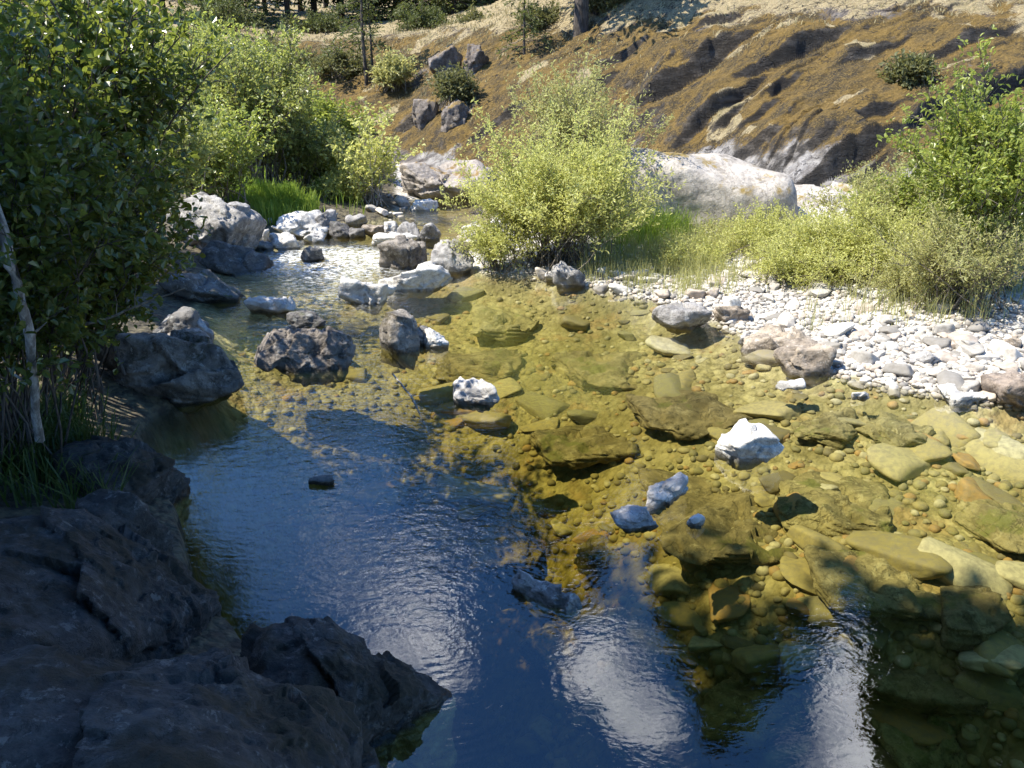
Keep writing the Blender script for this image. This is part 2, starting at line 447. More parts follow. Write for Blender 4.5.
def sub_mesh(name, fmask):
    f = FC[fmask]; u, inv = np.unique(f, return_inverse=True)
    me = quick_mesh(name, V[u], inv.reshape(f.shape))
    at = me.attributes.new('zone', 'FLOAT_COLOR', 'POINT')
    col = np.stack([moss, dry, lowr, np.ones_like(moss)], 1); col = np.vstack([col, [0, 0, 0, 1]])[u]
    at.data.foreach_set('color', col.astype(np.float32).ravel())
    at = me.attributes.new('bank', 'FLOAT_COLOR', 'POINT')
    col = np.stack([grav, soil, sm(dd, -.1, .1), np.ones_like(moss)], 1); col = np.vstack([col, [0, 1, 0, 1]])[u]
    at.data.foreach_set('color', col.astype(np.float32).ravel())
    return me


# hillside material
m, t, out = new_mat('hillside'); M['hill'] = m
g = t.node('ShaderNodeNewGeometry'); pos = g.outputs['Position']
zn = t.node('ShaderNodeSeparateColor'); t.l.new(t.node('ShaderNodeAttribute', attribute_name='zone').outputs['Color'], zn.inputs[0])
nz = t.node('ShaderNodeSeparateXYZ'); t.l.new(g.outputs['Normal'], nz.inputs[0])
rotp = t.map(t.map(pos, (1, 1, 1), (0, 0, math.radians(-33))), (.22, 1.0, 1.0))
n1 = t.noise(pos, 1.4, 9, .65); n2 = t.noise(rotp, 5.0, 7, .68); n3 = t.noise(pos, 26, 5, .7)
n4 = t.noise(pos, 90, 3, .6)
rock = t.mix(t.ramp(n2, .36, .64), (.10, .08, .07), (.28, .25, .225))
white = t.mix(t.ramp(n2, .34, .60), (.20, .18, .165), (.52, .49, .46))
mossc = t.mix(t.ramp(t.noise(rotp, 2.2, 8, .7), .38, .60), (.050, .036, .014), (.210, .130, .024))
mossc = t.mix(t.math('MULTIPLY', t.ramp(n3, .45, .68), .8), mossc, (.34, .225, .060))
dryc = t.mix(t.ramp(n3, .35, .65), (.34, .26, .13), (.56, .46, .27))
dryc = t.mix(t.math('MULTIPLY', t.ramp(n1, .5, .7), .5), dryc, (.22, .20, .07))
c = t.mix(t.ramp(t.math('ADD', zn.outputs[2], t.math('MULTIPLY', t.math('SUBTRACT', n1, .5), 1.1)), .35, .7), rock, white)
c = t.mix(t.ramp(t.math('ADD', zn.outputs[0], t.math('ADD', t.math('MULTIPLY', t.math('SUBTRACT', n3, .5), 1.0), t.math('MULTIPLY', t.math('SUBTRACT', n2, .5), .9))), .30, .55), c, mossc)
c = t.mix(t.ramp(t.math('ADD', zn.outputs[1], t.math('ADD', t.math('MULTIPLY', t.math('SUBTRACT', n3, .5), .9), t.math('MULTIPLY', t.math('SUBTRACT', n2, .5), 1.1))), .40, .62), c, dryc)
crk = t.math('ABSOLUTE', t.math('SUBTRACT', t.noise(rotp, 3.2, 5, .55, .3), .5))
crk2 = t.math('ABSOLUTE', t.math('SUBTRACT', t.noise(rotp, 1.3, 4, .5, .3), .47))
crm = t.math('MULTIPLY', t.math('SUBTRACT', 1.0, t.math('MULTIPLY', t.ramp(crk, .0, .010), t.ramp(crk2, .0, .006))), t.ramp(t.noise(pos, .5, 3, .5), .40, .52))
c = t.mix(crm, c, (.025, .02, .016))
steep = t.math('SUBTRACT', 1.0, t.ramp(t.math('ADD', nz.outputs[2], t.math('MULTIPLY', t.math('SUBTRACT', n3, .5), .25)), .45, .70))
c = t.mix(t.math('MULTIPLY', steep, .95), c, t.mix(t.ramp(n2, .45, .7), (.030, .025, .021), (.15, .13, .11)))  # steep ledge faces: bare dark rock, blackened further to stand for their shadow
c = t.mix(t.math('MULTIPLY', t.ramp(n4, .55, .75), .35), c, (.06, .045, .025))
hh = t.math('ADD', t.math('ADD', t.math('MULTIPLY', n2, .9), t.math('MULTIPLY', n3, .45)), t.math('MULTIPLY', n4, .15))
hh = t.math('SUBTRACT', hh, t.math('MULTIPLY', crm, .35))
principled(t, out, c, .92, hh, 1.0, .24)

# ground material (bed, bar, soil)
m, t, out = new_mat('bank_and_bed'); M['bank'] = m
g = t.node('ShaderNodeNewGeometry'); pos = g.outputs['Position']
zn = t.node('ShaderNodeSeparateColor'); t.l.new(t.node('ShaderNodeAttribute', attribute_name='bank').outputs['Color'], zn.inputs[0])
n1 = t.noise(pos, 1.1, 7, .6); n2 = t.noise(pos, 9, 6, .65); n3 = t.noise(pos, 45, 4, .65)
flat = t.map(pos, (1, 1, .3))
v1 = t.node('ShaderNodeTexVoronoi', {'Scale': 13.0, 'Randomness': 1.0}); t.l.new(flat, v1.inputs['Vector'])
v2 = t.node('ShaderNodeTexVoronoi', {'Scale': 34.0, 'Randomness': 1.0}); t.l.new(flat, v2.inputs['Vector'])
vs = t.node('ShaderNodeSeparateColor'); t.l.new(v1.outputs['Color'], vs.inputs[0])
vs2 = t.node('ShaderNodeSeparateColor'); t.l.new(v2.outputs['Color'], vs2.inputs[0])
bed = t.mix(vs.outputs[0], (.18, .155, .075), (.40, .355, .20))
bed = t.mix(t.math('MULTIPLY', vs2.outputs[1], .5), bed, (.50, .44, .22))
bed = t.mix(t.math('MULTIPLY', t.ramp(n1, .42, .60), .65), bed, (.15, .125, .045))
bed = t.mix(t.math('MULTIPLY', t.ramp(t.noise(pos, 2.3, 5, .6), .50, .66), .6), bed, (.30, .20, .085))
gap = t.math('SUBTRACT', 1.0, t.ramp(v1.outputs['Distance'], .35, .62)) if False else t.ramp(v1.outputs['Distance'], .42, .70)
bed = t.mix(t.math('MULTIPLY', gap, .30), bed, (.09, .08, .02))
gravc = t.mix(vs.outputs[1], (.40, .38, .345), (.60, .575, .54))
gravc = t.mix(t.math('MULTIPLY', vs2.outputs[0], .4), gravc, (.34, .31, .28))
gravc = t.mix(t.math('MULTIPLY', gap, .5), gravc, (.22, .2, .17))
soilc = t.mix(t.ramp(n2, .4, .6), (.035, .028, .018), (.10, .085, .05))
c = t.mix(t.ramp(t.math('ADD', zn.outputs[1], t.math('MULTIPLY', t.math('SUBTRACT', n2, .5), .6)), .3, .6), gravc, soilc)
c = t.mix(zn.outputs[2], c, bed)
hh = t.math('ADD', t.math('MULTIPLY', t.math('SUBTRACT', 1.0, v1.outputs['Distance']), .8), t.math('ADD', t.math('MULTIPLY', t.math('SUBTRACT', 1.0, v2.outputs['Distance']), .3), t.math('MULTIPLY', n2, .5)))
principled(t, out, c, .85, hh, .8, .045)

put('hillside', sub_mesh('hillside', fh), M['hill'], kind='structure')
put('riverbed_ground', sub_mesh('riverbed_ground', ~fh), M['bank'], kind='structure')

# ------------------------------------------------------------------ water
gx = np.unique(np.concatenate([np.linspace(-14, -6, 20), np.linspace(-6, 7, 330), np.linspace(7, 58, 60)]))
gy = np.unique(np.concatenate([np.linspace(-13, 1.5, 20), np.linspace(1.5, 23, 520), np.linspace(23, 27, 10)]))
NX, NY = len(gx), len(gy)
GX, GY = np.meshgrid(gx, gy, indexing='xy'); GX = GX.ravel(); GY = GY.ravel()
P = np.stack([GX, GY, np.zeros_like(GX)], 1)
rifc = W(322, 262)
rif = np.exp(-(((GX - rifc[0]) / 1.5) ** 2 + ((GY - 12.6) / 1.1) ** 2)) + .5 * np.exp(-(((GX + 2.2) / 1.3) ** 2 + ((GY - 10.3) / 1.6) ** 2))
rif2 = np.exp(-(((GX - W(430, 215)[0]) / 1.6) ** 2 + ((GY - 16.5) / 2.0) ** 2))
foamy = np.clip(rif * 1.0 + .35 * rif2, 0, 1)
Hw = foamy * (.035 * fbm(P * np.array([2.2, 3.4, 1]) + 2, 4) + .012 * fbm(P * 9 + 7, 3)) + .0025 * fbm(P * 1.3, 3)
Vw = np.stack([GX, GY, Hw], 1)
i, j = np.meshgrid(np.arange(NY - 1), np.arange(NX - 1), indexing='ij')
k0 = (i * NX + j).ravel()
Fw = np.stack([k0, k0 + 1, k0 + NX + 1, k0 + NX], 1)
ring = np.concatenate([np.arange(NX), (np.arange(1, NY)) * NX + NX - 1, (NY - 1) * NX + np.arange(NX - 2, -1, -1), np.arange(NY - 2, 0, -1) * NX])
nb = len(Vw); low = Vw[ring].copy(); low[:, 2] = -3.0
Vw = np.vstack([Vw, low, [[20, 5, -3.0]]]); R = len(ring); ii = np.arange(R); jj = (ii + 1) % R
side = np.stack([ring[jj], ring[ii], nb + ii, nb + jj], 1)
cap = np.stack([nb + jj, nb + ii, np.full(R, nb + R)], 1)
me = bpy.data.meshes.new('water')
faces_all = [tuple(f) for f in Fw] + [tuple(f) for f in side] + [tuple(f) for f in cap]
me.from_pydata(Vw.tolist(), [], faces_all); me.update()
me.polygons.foreach_set('use_smooth', np.array([k < len(Fw) for k in range(len(faces_all))]))
# how rough each stretch of the surface runs
def blob(px, py, sx, sy, a=1.0):
    x0, y0 = W(px, py); return a * np.exp(-(((Vw[:, 0] - x0) / sx) ** 2 + ((Vw[:, 1] - y0) / sy) ** 2))
rip = .018 + blob(350, 420, 1.2, 1.5, .34) + blob(420, 560, .75, .45, .34) + blob(300, 300, 2.0, 3.5, .55) + blob(240, 600, .7, 1.2, .07) + blob(520, 520, .8, .35, .26) + blob(660, 400, 3, 3, .035) + blob(455, 625, .4, .25, .16) + blob(890, 640, .6, .35, .13) + blob(690, 640, .6, .4, .04)
rip = rip + 1.3 * np.concatenate([foamy, np.zeros(R + 1)])
at = me.attributes.new('flow', 'FLOAT_COLOR', 'POINT')
fl = np.zeros((len(Vw), 4)); fl[:, 0] = np.clip(rip, 0, 1.5); fl[:nb, 1] = foamy; fl[:, 3] = 1
at.data.foreach_set('color', fl.astype(np.float32).ravel())

m, t, out = new_mat('river_water'); M['water'] = m
g = t.node('ShaderNodeNewGeometry'); pos = g.outputs['Position']
fs = t.node('ShaderNodeSeparateColor'); t.l.new(t.node('ShaderNodeAttribute', attribute_name='flow').outputs['Color'], fs.inputs[0])
p1 = t.map(pos, (1.0, 1.5, 1), (0, 0, math.radians(-20)))
wvs = t.math('MULTIPLY', t.noise(p1, 6.5, 3, .5, .9), .30)
wvs = t.math('ADD', wvs, t.math('MULTIPLY', t.noise(p1, 20, 2, .45, 1.1), .12))
wvs = t.math('ADD', wvs, t.math('MULTIPLY', t.noise(t.map(pos, (1.3, 1, 1), (0, 0, .5)), 38, 2, .5, .6), .03))
ht = t.math('MULTIPLY', wvs, t.math('ADD', fs.outputs[0], .02))
# rings spreading from stones that break the surface
for (px, py, amp, ext, freq) in ((446, 694, .016, .40, 120), (570, 596, .010, .30, 150), (530, 570, .014, .40, 130), (625, 520, .010, .3, 150), (390, 345, .010, .4, 110)):
    x0, y0 = W(px, py)
    dn = t.node('ShaderNodeVectorMath', {1: (x0, y0, 0)}, operation='DISTANCE'); t.l.new(pos, dn.inputs[0])
    dv = t.math('ADD', dn.outputs['Value'], t.math('MULTIPLY', t.noise(pos, 5, 3, .5), .11))
    rg = t.math('MULTIPLY', t.math('SINE', t.math('MULTIPLY', dv, freq)), t.math('MULTIPLY', t.math('EXPONENT', t.math('MULTIPLY', dv, -1.0 / ext * 1.6)), amp))
    ht = t.math('ADD', ht, t.math('MULTIPLY', rg, t.ramp(t.noise(pos, 2.6, 2, .5), .40, .60)))
bp = t.node('ShaderNodeBump', {'Strength': 1.0, 'Distance': .040}); t.l.new(ht, bp.inputs['Height'])
lw = t.node('ShaderNodeLayerWeight', {'Blend': .5}); t.l.new(bp.outputs[0], lw.inputs['Normal'])
frv = t.math('ADD', .078, t.math('MULTIPLY', t.math('POWER', lw.outputs['Facing'], 5.0), .935))
tr = t.node('ShaderNodeBsdfTransparent', {'Color': (.97, .98, .96, 1)})
gl = t.node('ShaderNodeBsdfGlossy', {'Color': (1, 1, 1, 1), 'Roughness': .015}); t.l.new(bp.outputs[0], gl.inputs['Normal'])
ms = t.node('ShaderNodeMixShader'); t.l.new(frv, ms.inputs[0]); t.l.new(tr.outputs[0], ms.inputs[1]); t.l.new(gl.outputs[0], ms.inputs[2])
fo = t.node('ShaderNodeBsdfDiffuse', {'Color': (.85, .87, .88, 1)})
fn = t.math('MULTIPLY', t.ramp(t.noise(t.map(pos, (1, 2.4, 1)), 11, 6, .75, .8), .47, .61), t.ramp(fs.outputs[1], .25, .9))
m2 = t.node('ShaderNodeMixShader'); t.l.new(fn, m2.inputs[0]); t.l.new(ms.outputs[0], m2.inputs[1]); t.l.new(fo.outputs[0], m2.inputs[2])
t.l.new(m2.outputs[0], out.inputs[0])
va = t.node('ShaderNodeVolumeAbsorption', {'Color': (.77, .735, .44, 1), 'Density': 1.2})
t.l.new(va.outputs[0], out.inputs['Volume'])
put('water', me, M['water'], kind='structure')

# ------------------------------------------------------------------ rocks
_ico = {}


def ico(n):
    if n not in _ico:
        bm = bmesh.new(); bmesh.ops.create_icosphere(bm, subdivisions=n, radius=1.0)
        bm.verts.ensure_lookup_table()
        _ico[n] = (np.array([v.co[:] for v in bm.verts]), np.array([[v.index for v in f.verts] for f in bm.faces]))
        bm.free()
    return _ico[n]


def fracture(Vv, nrm, seed, K, amp, tilt, size):
    """break the surface into flat-faced blocks: every cell gets its own offset and slope"""
    rs = np.random.RandomState(seed + 900)
    Sd = Vv[rs.randint(len(Vv), size=K)] * rs.uniform(.8, 1.05, (K, 1))
    Q = Vv + .10 * size * np.stack([fbm(Vv / size * 3 + a_, 3) for a_ in (1, 21, 41)], 1)
    A_ = rs.normal(size=(3, 3)) * .35 + np.eye(3)
    best = np.full(len(Vv), 1e9); out_ = np.zeros(len(Vv))
    for k in range(K):
        d_ = (((Q - Sd[k]) @ A_) ** 2).sum(1)
        g_ = rs.normal(size=3) * tilt
        val = rs.uniform(-1, .6) * amp + (Vv - Sd[k]) @ g_
        m_ = d_ < best; best[m_] = d_[m_]; out_[m_] = val[m_]
    return Vv + nrm * np.clip(out_, -3 * amp, 1.6 * amp)[:, None]


def rock_verts(dims, seed, sub=5, facets=13, rough=.06, soft=26.0, hull=None, flat=0.0):
    """a faceted, weathered stone: a soft intersection of half-spaces, then noise; dims = full width, depth, height"""
    D, Fi = ico(sub); rs = np.random.RandomState(seed)
    if hull is None:
        N = rs.normal(size=(facets, 3)); N /= np.linalg.norm(N, axis=1, keepdims=True)
        O = rs.uniform(.55, .95, facets)
        N = np.vstack([N, [[0, 0, 1], [0, 0, -1], [1, 0, 0], [-1, 0, 0], [0, 1, 0], [0, -1, 0]]]); O = np.concatenate([O, [.95 - flat, 1, 1, 1, 1, 1]])
    else:
        N, O = hull
    q = np.maximum(D @ N.T, 1e-3) / O[None, :]
    r = 1.0 / (np.sum(q ** soft, 1) ** (1.0 / soft))
    Vv = D * r[:, None]
    half = np.array(dims) / 2.0
    lo, hi = Vv.min(0), Vv.max(0)
    if hull is None: Vv = (Vv - (lo + hi) / 2) / ((hi - lo) / 2)
    Vv = Vv * half
    s = float(np.mean(dims))
    nrm = Vv / (half ** 2); nrm /= np.linalg.norm(nrm, axis=1, keepdims=True)
    if sub >= 4 and rough > .03: Vv = fracture(Vv, nrm, seed, 26, s * .035, .16, s)
    Pn = Vv / s * 2.2 + seed * 3.7
    n = fbm(Pn, 6, .58); rg = fbm(Pn * 1.6 + 9, 5, .6, True)
    Vv = Vv + nrm * (s * (rough * 1.5 * n - rough * .7 * np.clip(rg - .25, 0, 1)))[:, None]
    return Vv, Fi


def boulder(name, label, x0, x1, y0, y1, mat, seed, tilt=0.0, depth_ratio=.75, sink=.45, sub=5, yaw=0.0, z=0.0, facets=13, rough=.06, cat='boulder', group=None, flat=0.0, soft=26.0, hgt=None):
    """a stone that fills the box x0..x1, y0..y1 of the view and sits with its front foot at height z"""
    bx, by = W((x0 + x1) / 2, y1, z)
    dist = depth_of(bx, by, z); mpp = dist / F
    wd = (x1 - x0) * mpp; dp = wd * depth_ratio
    ang = math.atan2(CH - z, by)
    hv = (y1 - y0) * mpp
    h = max(.22 * wd, (hv - dp * math.sin(ang) * .55) / math.cos(ang))
    h = hgt or h
    full = h * (1 + sink)
    Vv, Fi = rock_verts((wd, dp, full), seed, sub, facets, rough, flat=flat, soft=soft)
    ct, st = math.cos(tilt), math.sin(tilt)
    Vv = np.stack([Vv[:, 0] * ct + Vv[:, 2] * st, Vv[:, 1], -Vv[:, 0] * st + Vv[:, 2] * ct], 1)
    me = quick_mesh(name, Vv, Fi)
    o = put(name, me, M[mat], loc=(bx, by + dp * .42, z + h - full / 2), label=label, category=cat)
    o.rotation_euler = (0, 0, yaw)
    if group: o['group'] = group
    return o


B = boulder
B('boulder', 'large pale angular boulder at the left bank below the alder bushes', 166, 253, 193, 262, 'grey', 11, .10, .9, .3, 6, facets=10, rough=.07)
B('boulder', 'low dark shaded boulder in front of the large pale left bank boulder', 192, 264, 244, 274, 'dark', 12, .12)
B('boulder', 'dark sloping boulder reaching into the current below the alder leaves', 158, 234, 268, 306, 'dark', 13, .15, 1.0)
B('boulder', 'rounded dark boulder standing behind the long slab on the left bank', 150, 203, 304, 348, 'dark', 14, 0, .9)
B('boulder', 'small pale pointed stone wedged beside the rounded dark boulder', 186, 212, 318, 346, 'grey', 15, .3, .8)
B('boulder', 'long grey slab boulder sloping from left bank down to the water', 72, 246, 326, 408, 'bankgrey', 16, .16, .62, .5, 6, facets=12)
B('boulder', 'wide grey boulder alone in midstream left of the upright stone', 252, 349, 324, 370, 'bankgrey', 17, .03, .6, .5, 6, facets=11)
B('stone', 'flat pale stone in the riffle upstream of the wide midstream boulder', 246, 294, 296, 315, 'pale', 18, 0, .6, cat='stone')
B('stone', 'small dark stone just behind the wide midstream boulder', 286, 326, 312, 328, 'dark', 19, 0, .6, cat='stone')
B('boulder', 'upright brown and black boulder standing in the pool', 375, 420, 309, 352, 'bankgrey', 20, .04, .8, .6, facets=9)
B('stone', 'dark stone leaning on the right side of upright boulder', 408, 430, 325, 346, 'dark', 21, .3, cat='stone')
B('stone', 'small bright white stone right of the upright boulder', 420, 448, 329, 348, 'pale', 22, cat='stone')
B('boulder', 'flat pale slab rising from water in front of dark block', 372, 450, 262, 292, 'pale', 23, .03, .6, .5)
B('boulder', 'jagged pale stone with dark right face at slab end', 340, 392, 277, 305, 'pale', 24, .1, .7, facets=9)
B('boulder', 'dark angular block with pointed top behind the pale slab', 378, 426, 238, 270, 'bankgrey', 25, -.1, .8, facets=8)
B('boulder', 'smooth pale grey boulder at the willow foot', 431, 474, 240, 273, 'grey', 26, .1, .8)
B('boulder', 'pale wedge boulder with dark right side on upstream bank', 270, 328, 210, 238, 'pale', 27, -.12, .8, facets=9)
B('boulder', 'rounded grey boulder closing the right end of pale wedge', 308, 336, 210, 236, 'grey', 28)
for k, (a0, a1, b0, b1, mt, lb) in enumerate([
    (269, 299, 233, 250, 'pale', 'pale block below the wedge boulder at the riffle head'),
    (304, 324, 232, 243, 'pale', 'low pale stone beside the riffle head block'),
    (328, 350, 222, 238, 'dark', 'dark stone with slanted top in the upstream row'),
    (342, 364, 228, 238, 'dark', 'low dark flat stone in the upstream row'),
    (362, 384, 225, 237, 'brown', 'brownish low stone in the middle of the upstream row'),
    (382, 400, 222, 234, 'pale', 'small pale stone right of the brownish low stone'),
    (372, 418, 233, 246, 'pale', 'long flat pale stone lying in front of the upstream row'),
    (396, 420, 222, 240, 'grey', 'grey stone with steep left side in upstream row'),
    (417, 440, 224, 241, 'grey', 'last grey stone of the upstream row near the willow'),
    (408, 437, 200, 211, 'pale', 'pale domed stone in the far upstream pool'),
    (300, 322, 247, 262, 'dark', 'small dark stone inside the white riffle'),
    (246, 270, 228, 244, 'pale', 'pale stone tucked behind large left bank boulder'),
    (252, 275, 240, 250, 'grey', 'low grey stone left of the riffle head block'),
    (345, 366, 213, 226, 'grey', 'grey stone at the foot of the bright grass'),
    (392, 412, 246, 262, 'dark', 'dark stone at the left foot of the angular block')]):
    B('stone', lb, a0, a1, b0, b1, mt, 40 + k, cat='stone', sub=4, facets=9)
B('stone', 'bright white stone awash in the pool centre by a sunken boulder', 451, 499, 379, 405, 'pale', 60, .2, .6, cat='stone')
B('boulder', 'bright white square block standing in the clear pool', 719, 784, 424, 464, 'pale', 61, .05, .7, .4, facets=8, rough=.05)
B('stone', 'pale grey stone forming the left half of a split pair', 606, 663, 500, 532, 'grey', 62, .1, .6, cat='stone', yaw=.25, hgt=.12)
B('stone', 'white elongated stone forming the right half of a split pair', 634, 692, 478, 506, 'pale', 63, -.15, .4, cat='stone', yaw=.6, hgt=.13)
B('stone', 'tiny white stone right of the split pair', 687, 706, 513, 528, 'pale', 64, cat='stone', sub=4)
B('stone', 'dark elongated stone breaking the shaded water with rings round it', 508, 590, 566, 602, 'grey', 65, .12, .34, 1.2, cat='stone', yaw=-.62, hgt=.085)
B('stone', 'tiny dark stone showing in the blue water near left bank', 308, 334, 474, 485, 'dark', 66, .1, .5, cat='stone', sub=4)
B('boulder', 'dark fronted boulder with pale top at willow side of the bar', 655, 713, 303, 331, 'grey', 67, -.06, .8, facets=9)
B('stone', 'square pinkish stone beside the dark fronted boulder', 715, 749, 303, 326, 'brown', 68, 0, .8, cat='stone')
B('boulder', 'flat brown slab lying half under water at the bar edge', 744, 832, 333, 354, 'brown', 69, .03, .6, .6, cat='slab')
B('boulder', 'brown and white boulder at the water edge of the bar', 775, 832, 341, 374, 'brown', 70, .1, .7, facets=9)
B('stone', 'small grey stone at the left tip of the flat brown slab', 739, 754, 333, 344, 'grey', 71, cat='stone', sub=4)
B('stone', 'thin white stone awash below the brown and white boulder', 777, 806, 380, 389, 'pale', 72, cat='stone', sub=4)
B('stone', 'tiny pale stone poking out of the pool toward the right', 852, 871, 389, 399, 'pale', 73, cat='stone', sub=4)
B('boulder', 'dark brown boulder cut by the right edge of the photo', 998, 1060, 374, 410, 'brown', 74, .2, .8)
B('stone', 'mottled grey stone among white cobbles near the right shrub', 912, 942, 350, 368, 'grey', 75, cat='stone', z=.05)
B('stone', 'pale rounded cobble larger than others at bar waterline', 944, 990, 386, 404, 'pale', 76, cat='stone', z=.0)
B('stone', 'dark topped stone on upper gravel bar at right', 1000, 1024, 338, 352, 'brown', 77, cat='stone', z=.1, sub=4)
B('stone', 'white stone at the foot of the willow in water', 545, 562, 268, 282, 'pale', 78, cat='stone', sub=4)
B('boulder', 'grey and white broken boulder under the willow branches', 552, 585, 262, 288, 'grey', 79, cat='boulder', sub=4)
B('bedrock_slab', 'sloping whitish bedrock slab above the far upstream pool', 398, 500, 160, 200, 'granite', 81, .22, .7, .6, 6, cat='bedrock slab')
B('bedrock_slab', 'pale jointed bedrock slab at the hill foot right of the granite boulder', 772, 880, 186, 226, 'granite', 83, -.18, .8, .6, 6, cat='bedrock slab', z=.3)
# the big granite dome behind the willow
bx, by = W(676, 262)
Vv, Fi = rock_verts((4.4, 2.9, 3.0), 5, 6, 6, .029, 5.0)
Vv[:, 2] += .28 * fbm(Vv * .7 + 3, 2)
ct, st = math.cos(.17), math.sin(.17)
Vv = np.stack([Vv[:, 0] * ct + Vv[:, 2] * st, Vv[:, 1], -Vv[:, 0] * st + Vv[:, 2] * ct], 1)
put('granite_boulder', quick_mesh('granite_boulder', Vv, Fi), M['granite'], loc=(bx - .12, 14.5, -.02), label='huge smooth whitish granite boulder with golden moss on top behind the willow', category='boulder')


def hull_rock(name, label, pts, mat, seed, sub=7, rough=.034, soft=50.0):
    """big bank rock from hand placed corners (world), convex, then weathered"""
    pts = np.array(pts, float); c = pts.mean(0)
    bm = bmesh.new()
    for p in pts: bm.verts.new(p - c)
    r = bmesh.ops.convex_hull(bm, input=bm.verts)
    bm.normal_update()
    N, O = [], []
    for f in bm.faces:
        n = np.array(f.normal[:]); d = float(n @ np.array(f.verts[0].co[:]))
        if d < 0: n, d = -n, -d
        N.append(n); O.append(d)
    bm.free()
    rs_ = np.random.RandomState(seed); PC = pts - c
    for _ in range(34):
        n_ = rs_.normal(size=3); n_[2] = abs(n_[2]); n_ /= np.linalg.norm(n_)
        N.append(n_); O.append(float((PC @ n_).max()) * rs_.uniform(.80, .97))
    D, Fi = ico(sub)
    q = np.maximum(D @ np.array(N).T, 1e-3) / np.array(O)[None, :]
    Vv = D / (np.sum(q ** soft, 1) ** (1 / soft))[:, None]
    s = 1.0
    n = fbm(Vv * 1.1 + seed, 6, .55); rg = fbm(Vv * 1.5 + seed + 9, 5, .55, True); cr = fbm(Vv * 5 + seed, 4, .6)
    Vv = Vv * (1 + (rough * 2.6 * n - rough * 2.2 * np.clip(rg - .2, 0, 1) + rough * .7 * cr))[:, None]
    Dn = Vv / np.linalg.norm(Vv, axis=1, keepdims=True)
    sz_ = float(np.linalg.norm(Vv, axis=1).mean())
    Vv = fracture(Vv, Dn, seed, 46, .040 * sz_, .15, sz_); Vv = fracture(Vv, Dn, seed + 1, 220, .012 * sz_, .10, .5 * sz_)
    lay = Vv @ np.array([.35, -.30, .89]) * 5.2 + fbm(Vv * 1.3 + seed, 3) * 1.6; lay = lay - np.floor(lay)
    Vv = Vv + Dn * (.035 * fbm(Vv * 6 + seed, 5, .6, True) - .030 * sm(lay, .80, .97) * (1 - sm(lay, .97, 1.0)) * sm(fbm(Vv * 1.7 + 40 + seed, 3), -.1, .2))[:, None]
    o = put(name, quick_mesh(name, Vv, Fi), M[mat], loc=tuple(c), label=label, category='boulder')
    return o


def wp(px, py, z): x, y = W(px, py, z); return (x, y, z)


def drop(p, z): return (p[0], p[1], z)


# foreground rocks: a corner seen at a pixel gets the height it has above the water
A = [wp(-120, 520, .85), wp(30, 482, .75), wp(110, 500, .62), wp(175, 545, .42), wp(228, 582, .18), wp(236, 600, .02), wp(225, 622, -.1), wp(60, 640, .72), wp(-120, 680, .9)]
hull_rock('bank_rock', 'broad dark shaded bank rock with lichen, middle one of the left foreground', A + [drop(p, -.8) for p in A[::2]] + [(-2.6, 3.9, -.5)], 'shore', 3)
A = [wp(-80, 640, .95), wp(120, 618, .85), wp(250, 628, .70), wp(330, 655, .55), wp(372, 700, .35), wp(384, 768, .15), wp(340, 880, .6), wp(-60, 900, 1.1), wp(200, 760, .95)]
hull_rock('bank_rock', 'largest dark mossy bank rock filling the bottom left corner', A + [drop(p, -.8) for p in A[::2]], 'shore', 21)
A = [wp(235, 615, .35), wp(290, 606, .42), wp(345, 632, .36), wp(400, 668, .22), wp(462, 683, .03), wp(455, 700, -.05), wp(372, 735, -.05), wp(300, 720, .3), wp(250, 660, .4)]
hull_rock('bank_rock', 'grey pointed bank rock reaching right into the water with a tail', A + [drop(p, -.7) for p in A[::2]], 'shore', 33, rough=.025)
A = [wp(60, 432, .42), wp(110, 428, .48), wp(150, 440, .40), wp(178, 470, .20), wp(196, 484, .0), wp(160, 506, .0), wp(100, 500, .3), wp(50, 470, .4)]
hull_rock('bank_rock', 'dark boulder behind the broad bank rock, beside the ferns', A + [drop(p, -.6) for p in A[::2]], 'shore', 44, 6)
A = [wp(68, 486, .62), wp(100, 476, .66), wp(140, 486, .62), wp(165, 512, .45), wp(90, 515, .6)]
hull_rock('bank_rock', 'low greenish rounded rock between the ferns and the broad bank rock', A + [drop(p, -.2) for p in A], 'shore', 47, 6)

# hillside outcrop boulders
for k, (a0, a1, b0, b1, yy, mt, lb) in enumerate([
    (428, 466, 48, 80, 26, 'outcrop', 'pointed brown boulder highest on the distant rubble slope'),
    (462, 492, 52, 76, 26, 'outcrop', 'squat brown boulder right of the pointed one on the slope'),
    (410, 440, 76, 98, 24.5, 'outcrop', 'brown boulder under the pointed boulder on the slope'),
    (340, 372, 88, 108, 25, 'outcrop', 'low mossy boulder near the thin sapling trunks'),
    (440, 470, 90, 112, 23.5, 'outcrop', 'broken boulder at the foot of the rubble slope')]):
    x, y, z = AT((a0 + a1) / 2, b1, yy); z = gz(x, y)
    s = yy / F
    wd = (a1 - a0) * s * .85; hh_ = (b1 - b0) * s * .85
    Vv, Fi = rock_verts((wd, wd * .8, hh_ * 1.7), 300 + k, 5, 9, .08)
    put('outcrop_boulder', quick_mesh('outcrop_boulder', Vv, Fi), M[mt], loc=(x, y, z + hh_ * .15), label=lb, category='boulder')

